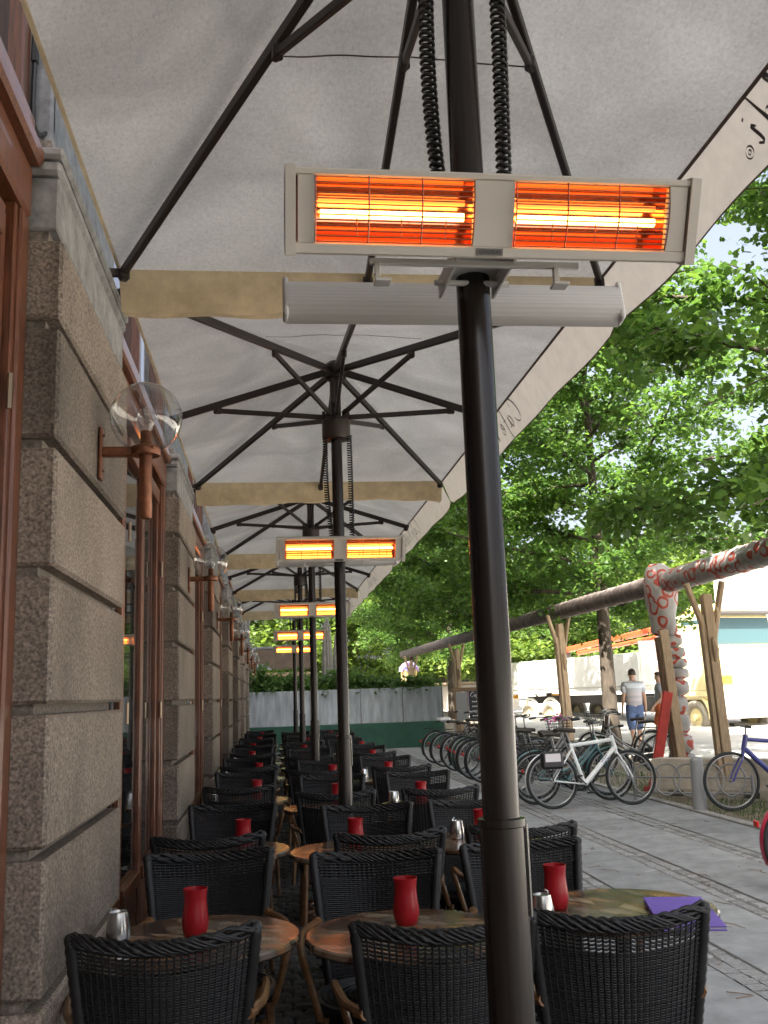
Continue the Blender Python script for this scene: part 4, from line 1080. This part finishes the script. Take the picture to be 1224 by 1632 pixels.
    if not sport or True:
        rk = MB(); z = R_+.40
        for s in (-1, 1): rk.tube([(.20, s*.05, z), (-.26, s*.06, z), (-.28, 0, z)], .006, 6); rk.tube([(-.12, s*.06, z), (0, s*.065, R_)], .006, 6)
        for x in (-.2, -.08, .06): rk.tube([(x, -.058, z), (x, .058, z)], .005, 6)
        T.append(('luggage_rack', rk.mesh('luggage_rack', 'iron', True), None))
        T.append(('rear_reflector', MB().box((-.385, 0, R_+.14), (.02, .06, .045), ch=.006).mesh('rear_reflector', 'reflector_red'), None))
    return T
def basket(parent, x, z, m='iron'):
    b = MB()
    for zz in np.linspace(0, .24, 6): b.tube([(x+sx*.15*(.8+.8*zz), sy*.19*(.8+.8*zz), z+zz) for sx, sy in ((-1, -1), (1, -1), (1, 1), (-1, 1))], .004, 4, closed=True)
    for sx in np.linspace(-1, 1, 7):
        for s in (-1, 1):
            b.tube([(x+sx*.12, s*.152, z), (x+sx*.15, s*.19, z+.24)], .003, 4); b.tube([(x+s*.12, sx*.152, z), (x+s*.15, sx*.19, z+.24)], .003, 4)
    link('basket', b.mesh('basket', m), parent)
def bicycles():
    S, D = bike_template('sport'), bike_template('town')
    # x, y of the rear wheel on the ground, heading, template, paint, label
    L = [(3.53, 12.45, 3, S, 'white_paint', 'white city bicycle with black rear bag, nearest in the rack'),
         (3.46, 13.0, 6, D, 'teal_paint', 'teal bicycle parked directly behind the white one'),
         (3.62, 13.65, 2, D, 'black_paint', 'black bicycle third from the front, beyond the teal one'),
         (3.45, 14.3, 9, D, 'grey_paint', 'grey bicycle with a pink handlebar flower garland'),
         (3.55, 15.2, 12, D, 'black_paint', 'black bicycle just behind the thick front pole'),
         (3.48, 16.3, 16, D, 'black_paint', 'black bicycle with bright rear rim, just left of the thick front pole'),
         (3.50, 17.6, 18, D, 'green_bike', 'dark green bicycle second left of the thick front pole'),
         (3.52, 19.0, 20, D, 'black_paint', 'black bicycle with a front basket, among the five left of the pole'),
         (3.50, 20.2, 20, D, 'black_paint', 'black bicycle next to the farthest one in the row'),
         (3.50, 21.3, 22, D, 'black_paint', 'farthest bicycle of the row, wearing a pale saddle cover'),
         (6.47, 11.35, 176, S, 'blue_paint', 'blue-violet bicycle facing left beside the grey bollard'),
         (3.87, 7.05, 0, D, 'pink_paint', 'pink-red bicycle cut off by the right edge of the picture'),
         (3.62, 14.75, 8, D, 'black_paint', 'black bicycle half covered by the thick front pole, behind the grey one'),
         (3.46, 17.0, 14, D, 'black_paint', 'black bicycle between the bright-rimmed one and the dark green one'),
         (3.56, 18.35, 21, S, 'black_paint', 'black straight-framed bicycle just beyond the dark green one'),
         (6.9, 17.6, 150, D, 'black_paint', 'black bicycle leaning by the tree trunk with its front to the rack'),
         (6.5, 16.2, 165, D, 'grey_paint', 'grey bicycle facing the white one across the rack')]
    for i, (x, y, a, T, paint, lab) in enumerate(L):
        root, parts = inst(T, 'bicycle', lab, 'bicycle', (x, y, .0), R(a), 'bicycles parked in the rack', swap={'black_paint': paint} if paint != 'black_paint' else None, rots=(R(rng.uniform(-4, 4)), 0, R(a)))
        if i == 0:
            bag = link('saddle_bag', MB().box((-.02, -.115, .60), (.30, .09, .22), ch=.03).mesh('saddle_bag', 'black_paint'), root)
            link('map_window', MB().box((-.02, -.1625, .63), (.20, .004, .10)).mesh('map_window', 'pale_cover'), bag)
            cu = bpy.data.curves.new('frame_text', 'FONT'); cu.body = 'IDC'; cu.size = .075; cu.align_x = 'CENTER'; cu.align_y = 'CENTER'; cu.extrude = .001
            to = bpy.data.objects.new('frame_text', cu); C.objects.link(to); bpy.context.view_layer.update()
            me = bpy.data.meshes.new_from_object(to.evaluated_get(bpy.context.evaluated_depsgraph_get())); bpy.data.objects.remove(to)
            p, q = Vector((.43, 0, .285)), Vector((.88, 0, .73)); an = math.atan2(q.z-p.z, q.x-p.x); c = p.lerp(q, .66)
            me.transform(Matrix.Translation((c.x, -.0275, c.z)) @ Matrix.Rotation(-an, 4, 'Y') @ Matrix.Rotation(math.pi/2, 4, 'X')); me.materials.clear(); me.materials.append(MATS['blue_paint'])
            link('frame_lettering', me, parts[0])
        if i in (7, 4, 15): basket(root, 1.02, .80)
        if i == 9: link('saddle_cover', MB().box((.22, 0, .915), (.30, .20, .09), ch=.035).mesh('saddle_cover', 'pale_cover'), root)
        if i == 3:
            r = random.Random(5); fm = MB().lathe([(.0, -.02), (.025, 0), (.0, .02)], 6, (0, 0, 0), (False, False)).mesh('flower', 'lamp_pink')
            for q in range(18): link('flower', fm, root).location = (.80+r.gauss(0, .06), r.gauss(0, .14), 1.06+r.gauss(0, .03))
    k = thing('bicycle_rack', 'grey tubular bicycle rack with upright loops beside the bollard', 'bicycle rack', (4.85, 12.9, 0), R(-34))
    for i in range(5): link('loop', MB().ring((.10+.27*i, 0, .26), .20, .013, 'y', 32, 8).mesh('loop', 'grey_paint', True, 0) if False else MB().tube([(.10+.27*i+.20*math.cos(t)+.10*(t/6.28-.5), .06*math.sin(t), .27+.20*math.sin(t)) for t in np.linspace(-1.4, 4.6, 34)], .013, 8).mesh('loop', 'grey_paint', True, 0), k)
    link('rail', MB().tube([(-.1, .05, .10), (1.4, .05, .10)], .014, 8).tube([(-.1, .05, .30), (1.4, .05, .30)], .012, 8).mesh('rail', 'grey_paint', True), k)
    for x in (-.1, 1.4): link('support', MB().tube([(x, .05, 0), (x, .05, .34)], .02, 8).mesh('support', 'grey_paint', True), k)
    b = thing('bollard', 'short grey round-topped bollard between rack and blue-violet bicycle', 'bollard', (5.1, 11.65, 0))
    link('shaft', MB().lathe([(.085, 0), (.082, .03), (.076, .57), (.070, .60), (.045, .622), (.0, .63)], 24, caps=(True, False)).mesh('shaft', 'grey_paint', True, 40), b)
bicycles()

# ------------------------------------------------------------------ wrapped pipeline on timber trestles
def pipeline():
    p = thing('wrapped_pipe', 'overhead pipe wrapped in grey and red plastic, running above the bicycles with a down pipe', 'pipe', (6.0, 14.4, 0))
    r = random.Random(3)
    def lumpy(pts, rad, seg, amp, seed):
        q = random.Random(seed); P = []; Rr = []
        L = [(Vector(a), Vector(b)) for a, b in zip(pts, pts[1:])]
        for a, b in L:
            n = max(2, int((b-a).length/seg))
            for i in range(n):
                P.append(a.lerp(b, i/n)); Rr.append(rad*(1+amp*abs(math.sin(len(P)*.9))+q.uniform(-.04, .05)))
        P.append(Vector(pts[-1])); Rr.append(rad); return MB().tube(P, Rr, 20)
    link('main_pipe', lumpy([(0.1, -7, 3.08), (.02, .4, 3.04)], .16, .06, .09, 1).mesh('main_pipe', 'wrap', True, 0), p)
    link('main_pipe', lumpy([(.0, .4, 3.04), (-.05, 3.5, 3.05), (-.45, 27, 3.12)], .145, .07, .12, 2).mesh('main_pipe', 'wrap_far', True, 0), p)
    # bulky wrapped tee and the knobbly down pipe with ties
    tee = MB(); k = 18; prof = [(.10, 3.34), (.19, 3.25), (.235, 3.12), (.25, 2.95), (.24, 2.75), (.20, 2.55), (.19, 2.40), (.20, 2.30), (.15, 2.24)]
    vs = [(rr*(1+.10*math.sin(3*2*math.pi*j/k+z*5))*math.cos(2*math.pi*j/k)-.05*(z-2.3), rr*(1+.10*math.sin(3*2*math.pi*j/k+z*5))*math.sin(2*math.pi*j/k), z) for rr, z in prof for j in range(k)]
    tee.add(vs, [(a*k+j, a*k+(j+1) % k, (a+1)*k+(j+1) % k, (a+1)*k+j) for a in range(len(prof)-1) for j in range(k)])
    link('wrapped_tee', tee.mesh('wrapped_tee', 'wrap', True, 0), p)
    z = 2.26
    for i in range(10):
        h = [.2, .17, .15, .17, .24, .27, .3, .28, .26, .2][i]; rr = r.uniform(.165, .19)
        cx = .075+.06*math.sin(i*.8)*.5+.06*(2.26-z)/2
        pr = [(.10, z), (rr*.9, z-h*.12), (rr, z-h*.45), (rr*.95, z-h*.8), (.10, z-h)]
        m = MB(); kk = 16
        vs = [(q*(1+.07*math.sin(5*2*math.pi*j/kk+i))*math.cos(2*math.pi*j/kk)+cx, q*(1+.07*math.sin(5*2*math.pi*j/kk+i))*math.sin(2*math.pi*j/kk), zz) for q, zz in pr for j in range(kk)]
        m.add(vs, [(a*kk+(j+1) % kk, a*kk+j, (a+1)*kk+j, (a+1)*kk+(j+1) % kk) for a in range(4) for j in range(kk)])
        link('wrapped_bulge', m.mesh('wrapped_bulge', 'wrap', True, 0), p); z -= h
    def trestle(x, y, z0, h, lab, rz, lean=0):
        t = thing('timber_trestle', lab, 'timber post', (x, y, z0), rz, 'timber posts under the pipe')
        t.rotation_euler = (0, R(lean), rz)
        link('post', MB().box((0, 0, h*.5), (.13, .13, h), ch=.01).box((-.10, .01, h*.45), (.06, .10, h*.9), ch=.008).mesh('post', 'timber'), t)
        for s in (-1, 1): link('fork_arm', MB().tube(smooth_path([(s*.05, 0, h*.78), (s*.12, 0, h*.88), (s*.26, 0, h*1.06)], 4), [.045]*9, 7).mesh('fork_arm', 'timber', True), t)
        link('knee', MB().tube([(0, -.07, h*.66), (.01, -.08, h*.72), (0, -.07, h*.78)], [.02, .055, .03], 8).mesh('knee', 'timber', True), t)
    trestle(6.02, 12.75, 0.0, 2.70, 'forked timber post nearest under the pipe, in front of the yellow truck', 0, -2)
    trestle(5.92, 19.4, 0.02, 2.78, 'forked timber post under the pipe, left of the big tree trunk', .3, -2)
    trestle(5.75, 30, 0, 2.8, 'forked timber post under the pipe beside the chalkboards', .3, -1)
    trestle(5.55, 39, 0, 2.8, 'farthest timber post under the pipe, beside the market stall', 0, 0)
    t = thing('timber_plank', 'upright timber plank strapped to the wrapped down pipe', 'plank', (5.88, 13.85, .0)); t.rotation_euler = (0, R(-3.5), 0)
    link('board', MB().box((0, 0, 1.15), (.13, .05, 2.3), ch=.006).mesh('board', 'timber'), t); link('board', MB().box((-.07, .09, 1.1), (.06, .12, 2.2), ch=.006).mesh('board', 'timber_dark'), t)
    t = thing('red_post', 'red painted plank leaning beside the wrapped down pipe', 'plank', (5.32, 13.7, .0)); t.rotation_euler = (0, R(14), 0)
    link('board', MB().box((0, 0, .72), (.14, .05, 1.44), ch=.006).mesh('board', 'red_paint'), t); link('foot', MB().box((0, .02, .04), (.2, .2, .08), ch=.01).mesh('foot', 'red_paint'), t)
    c = thing('concrete_block', 'long low tan concrete block behind the rack and bollard', 'concrete block', (5.98, 13.0, -.01), R(-42))
    prof = [(-.28, 0), (.28, 0), (.28, .12), (.17, .50), (-.17, .50), (-.28, .12)]
    vs = [(x, y, z) for x in (-.85, .85) for y, z in prof]
    c_m = MB().add(vs, [(i, (i+1) % 6, 6+(i+1) % 6, 6+i) for i in range(6)]+[tuple(range(6))[::-1], tuple(range(6, 12))]).mesh('body', 'concrete'); link('body', c_m, c)
    for x in (-.5, .5): link('lifting_slot', MB().box((x, -.255, .06), (.22, .06, .09), ch=.01).mesh('lifting_slot', 'truck_dark'), c)
pipeline()

# ------------------------------------------------------------------ the crane truck
def truck():
    # local: x forward, front axle at the origin, y left
    t = thing('crane_truck', 'yellow-cab flatbed lorry with white bed and folded orange crane, sunlit across the street', 'truck', (13.45, 28.3, .30), R(-74))
    P = lambda n, mb, m, par=None, sm=False, sp=35: link(n, mb.mesh(n, m, sm, sp), par or t)
    cab = P('cab', MB().box((.15, 0, 1.50), (2.1, 2.46, 1.55), ch=.12).box((.05, 0, 2.70), (1.9, 2.36, 1.1), ch=.16).box((-.1, 0, 3.36), (1.5, 2.0, .30), ch=.14), 'truck_cream')
    P('windscreen', MB().box((1.0, 0, 2.68), (.08, 2.1, .82), Matrix.Rotation(R(-6), 3, 'Y'), ch=.03), 'windscreen', cab)
    P('sun_visor', MB().box((1.10, 0, 3.20), (.30, 2.3, .10), Matrix.Rotation(R(12), 3, 'Y'), ch=.03), 'truck_dark', cab)
    for s in (-1, 1):
        P('side_window', MB().box((.25, s*1.19, 2.68), (.95, .04, .72), ch=.03), 'windscreen', cab)
        P('door', MB().box((.25, s*1.232, 1.95), (1.05, .03, 1.9), ch=.012), 'truck_cream', cab)
        P('mirror', MB().box((1.1, s*1.38, 2.55), (.10, .20, .5), ch=.04).tube([(1.0, s*1.2, 2.85), (1.1, s*1.36, 2.8)], .02, 6), 'truck_dark', cab)
        P('headlight', MB().box((1.22, s*.92, 1.28), (.06, .38, .24), ch=.03), 'lamp_amber', cab)
        P('mudguard', MB().tube([(.66*math.cos(a), s*1.13, .25+.66*math.sin(a)) for a in np.linspace(-.1, math.pi+.1, 14)], .07, 8), 'truck_cream', cab, True)
    for i in range(5): P('grille_bar', MB().box((1.215, 0, 1.30+.17*i), (.05, 1.3, .07), ch=.015), 'truck_white', cab)
    P('bumper', MB().box((1.28, 0, .55), (.22, 2.5, .72), ch=.07), 'truck_white', cab)
    P('chassis', MB().box((-4.9, 0, .78), (11.6, .9, .28)).box((-2.2, -.9, .62), (1.6, .5, .5), ch=.05).box((-2.2, .9, .62), (1.6, .5, .5), ch=.05), 'truck_dark')
    bed = P('flatbed', MB().box((-6.55, 0, 1.12), (8.5, 2.5, .16), ch=.02), 'truck_white')
    for i in range(4):
        for s in (-1, 1): P('side_board', MB().box((-3.36-2.12*i, s*1.25, 1.72), (2.07, .06, 1.04), ch=.012), 'truck_white', bed)
    P('tail_board', MB().box((-10.8, 0, 1.72), (.06, 2.44, 1.04), ch=.012), 'truck_white', bed); P('head_board', MB().box((-2.32, 0, 1.9), (.06, 2.44, 1.4), ch=.012), 'truck_white', bed)
    for s in (-1, 1): P('tail_light', MB().box((-10.83, s*.95, .92), (.06, .36, .14), ch=.02), 'lamp_amber', bed)
    cr = P('crane', MB().lathe([(.30, .9), (.26, 1.2), (.17, 1.4), (.16, 3.0)], 14, (-1.55, 0, 0)).box((-1.55, 0, 3.1), (.4, .3, .4), ch=.05), 'truck_orange', None, True)
    P('boom', MB().beam((-1.5, 0, 3.1), (-8.6, .1, 2.62), .16, .2, ch=.03), 'truck_orange', cr); P('jib', MB().beam((-1.9, .3, 2.85), (-8.2, .4, 2.48), .12, .14, ch=.03), 'truck_orange', cr)
    P('boom_tip', MB().box((-8.7, .1, 2.5), (.5, .36, .5), ch=.06), 'truck_dark', cr); P('hose_reel', MB().lathe([(.0, -.06), (.24, -.06), (.24, .06), (.0, .06)], 18, (-2.6, -.2, 3.3), (False, False)), 'grey_paint', cr, True)
    P('ram', MB().tube([(-1.5, 0, 2.0), (-3.0, 0, 2.9)], .07, 10), 'alloy', cr, True)
    for x, k in ((0, 1), (-8.0, 2), (-9.45, 2)):
        for s in (-1, 1):
            w = P('wheel', MB().tube([(x+.40*math.cos(a), s*1.05, .22+.40*math.sin(a)) for a in np.linspace(0, 2*math.pi, 33)[:-1]], .135, 10, closed=True), 'tyre_sunlit', None, True, 0)
            P('rim', MB().tube([(x, s*(1.02), .22), (x, s*1.10, .22)], .27, 20).tube([(x, s*1.05, .22), (x, s*1.19, .22)], .10, 14), 'truck_cream', w)
            if k == 2: P('mudguard', MB().tube([(x+.62*math.cos(a), s*1.05, .22+.62*math.sin(a)) for a in np.linspace(.2, math.pi-.2, 12)], .06, 6), 'truck_white', None, True)
truck()

# ------------------------------------------------------------------ people
def skin_mesh(name, verts, edges, radii, material, sub=1, root=0):
    me = bpy.data.meshes.new(name); me.from_pydata(verts, edges, []); me.update()
    o = bpy.data.objects.new(name, me); C.objects.link(o)
    o.modifiers.new('skin', 'SKIN'); 
    if not me.skin_vertices: 
        bm = bmesh.new(); bm.from_mesh(me); bm.verts.layers.skin.verify(); bm.to_mesh(me); bm.free()
    for i, rr in enumerate(radii): me.skin_vertices[0].data[i].radius = rr if isinstance(rr, tuple) else (rr, rr); me.skin_vertices[0].data[i].use_root = (i == root)
    s = o.modifiers.new('sub', 'SUBSURF'); s.levels = sub; s.render_levels = sub
    bpy.context.view_layer.update()
    out = bpy.data.meshes.new_from_object(o.evaluated_get(bpy.context.evaluated_depsgraph_get()))
    bpy.data.objects.remove(o); out.materials.clear(); out.materials.append(MATS[material])
    out.polygons.foreach_set('use_smooth', [True]*len(out.polygons)); return out
def person(label, loc, rz, tee, short, h=1.76, arm=.0, stride=.16, hairc='hair'):
    """faces +y"""
    k = h/1.76; root = thing('person', label, 'person', loc, rz); root.scale = (k, k, k)
    V = []; E = []; RR = []
    def a(p, r, par=None):
        V.append(p); RR.append(r); i = len(V)-1
        if par is not None: E.append((par, i))
        return i
    pel = a((0, 0, .96), (.155, .105)); sp = a((0, .0, 1.12), (.135, .095), pel); ch = a((0, -.01, 1.30), (.165, .105), sp); up = a((0, -.01, 1.42), (.12, .08), ch)
    nk = a((0, .0, 1.50), (.052, .055), up); hd = a((0, .015, 1.60), (.070, .085), nk); h2 = a((0, .01, 1.68), (.074, .092), hd); a((0, .0, 1.735), (.045, .055), h2)
    nose = a((0, .105, 1.615), .012, hd)
    J = {}
    for s in (-1, 1):
        y = s*stride
        hp = a((s*.095, 0, .90), (.095, .095), pel); kn = a((s*.105, y*.55+.02, .50), .058, hp); cf = a((s*.105, y*.8-.015, .33), .055, kn); an = a((s*.105, y-.03, .085), .036, cf)
        a((s*.115, y+.10, .04), .034, an)
        sh = a((s*.185, -.01, 1.41), (.060, .060), up); el = a((s*.235, -.03-arm*.2, 1.12), .041, sh); wr = a((s*.245, .04-s*.05+arm, .90), .028, el)
        pm = a((s*.245, .055-s*.05+arm, .83), (.018, .036), wr)
        for q, (dy, l) in enumerate(((-.03, .065), (-.01, .078), (.012, .083), (.033, .075))):
            f1 = a((s*.246, .058-s*.05+arm+dy, .80), .0095, pm); f2 = a((s*.243, .066-s*.05+arm+dy, .80-l*.55), .009, f1); a((s*.238, .075-s*.05+arm+dy, .80-l), .007, f2)
        t1 = a((s*.235, .085-s*.05+arm, .845), .011, wr); a((s*.225, .11-s*.05+arm, .80), .009, t1)
    link('body', skin_mesh('body', V, E, RR, 'skin', 1), root)
    hm = MB()
    def hair(u, v):
        th = v*2.05; ph = u*2*math.pi; rx, ry, rz_ = .083, .104, .098
        lim = th*(1 if math.sin(ph) < .2 else .62)
        return (rx*math.sin(lim)*math.cos(ph), .004+ry*math.sin(lim)*math.sin(ph), 1.665+rz_*math.cos(lim))
    link('hair', hm.grid(20, 9, hair).mesh('hair', hairc, True, 0), root)
    fc = MB()
    for s in (-1, 1):
        fc.lathe([(.0, -.009), (.009, 0), (.0, .009)], 8, (s*.032, .089, 1.640), (False, False)); fc.box((s*.032, .094, 1.662), (.034, .008, .007), ch=.002)
    link('eyes', fc.mesh('eyes', 'hair'), root)
    er = MB()
    for s in (-1, 1): er.ring((s*.082, .005, 1.63), .020, .009, 'x', 12, 5)
    link('ears', er.mesh('ears', 'skin', True), root)
    link('mouth', MB().box((0, .093, 1.575), (.045, .008, .009), ch=.003).mesh('mouth', 'orange_cloth'), root)
    V2 = [(0, 0, .80), (0, 0, 1.08), (0, -.01, 1.30), (0, -.01, 1.43), (0, 0, 1.475)]; E2 = [(0, 1), (1, 2), (2, 3), (3, 4)]; R2 = [(.215, .155), (.20, .145), (.225, .155), (.165, .12), (.085, .08)]
    for s in (-1, 1):
        n = len(V2); V2 += [(s*.19, -.01, 1.41), (s*.226, -.025, 1.22)]; R2 += [(.092, .092), (.075, .075)]; E2 += [(3, n), (n, n+1)]
    link('t_shirt', skin_mesh('t_shirt', V2, E2, R2, tee, 1), root)
    V3 = [(0, 0, 1.06), (0, 0, .90)]; E3 = [(0, 1)]; R3 = [(.20, .145), (.185, .15)]
    for s in (-1, 1):
        n = len(V3); y = s*stride; V3 += [(s*.098, .0, .84), (s*.104, y*.55+.02, .52), (s*.106, y*.68+.01, .42)]; R3 += [(.125, .128), (.098, .10), (.088, .09)]; E3 += [(1, n), (n, n+1), (n+1, n+2)]
    link('shorts', skin_mesh('shorts', V3, E3, R3, short, 1), root)
    sh = MB()
    for s in (-1, 1): sh.box((s*.112, s*stride+.035, .05), (.085, .25, .09), ch=.03)
    link('shoes', sh.mesh('shoes', 'shoe'), root)
    return root
person('man seen from behind in pale striped t-shirt and blue denim shorts, walking past the tree', (8.08, 21.5, .08), R(-6), 'striped_tee', 'denim', 1.80)
person('person in grey shirt and orange shorts, half hidden behind the red plank', (9.46, 23.4, .1), R(70), 'grey_cloth', 'orange_cloth', 1.72, arm=.1)
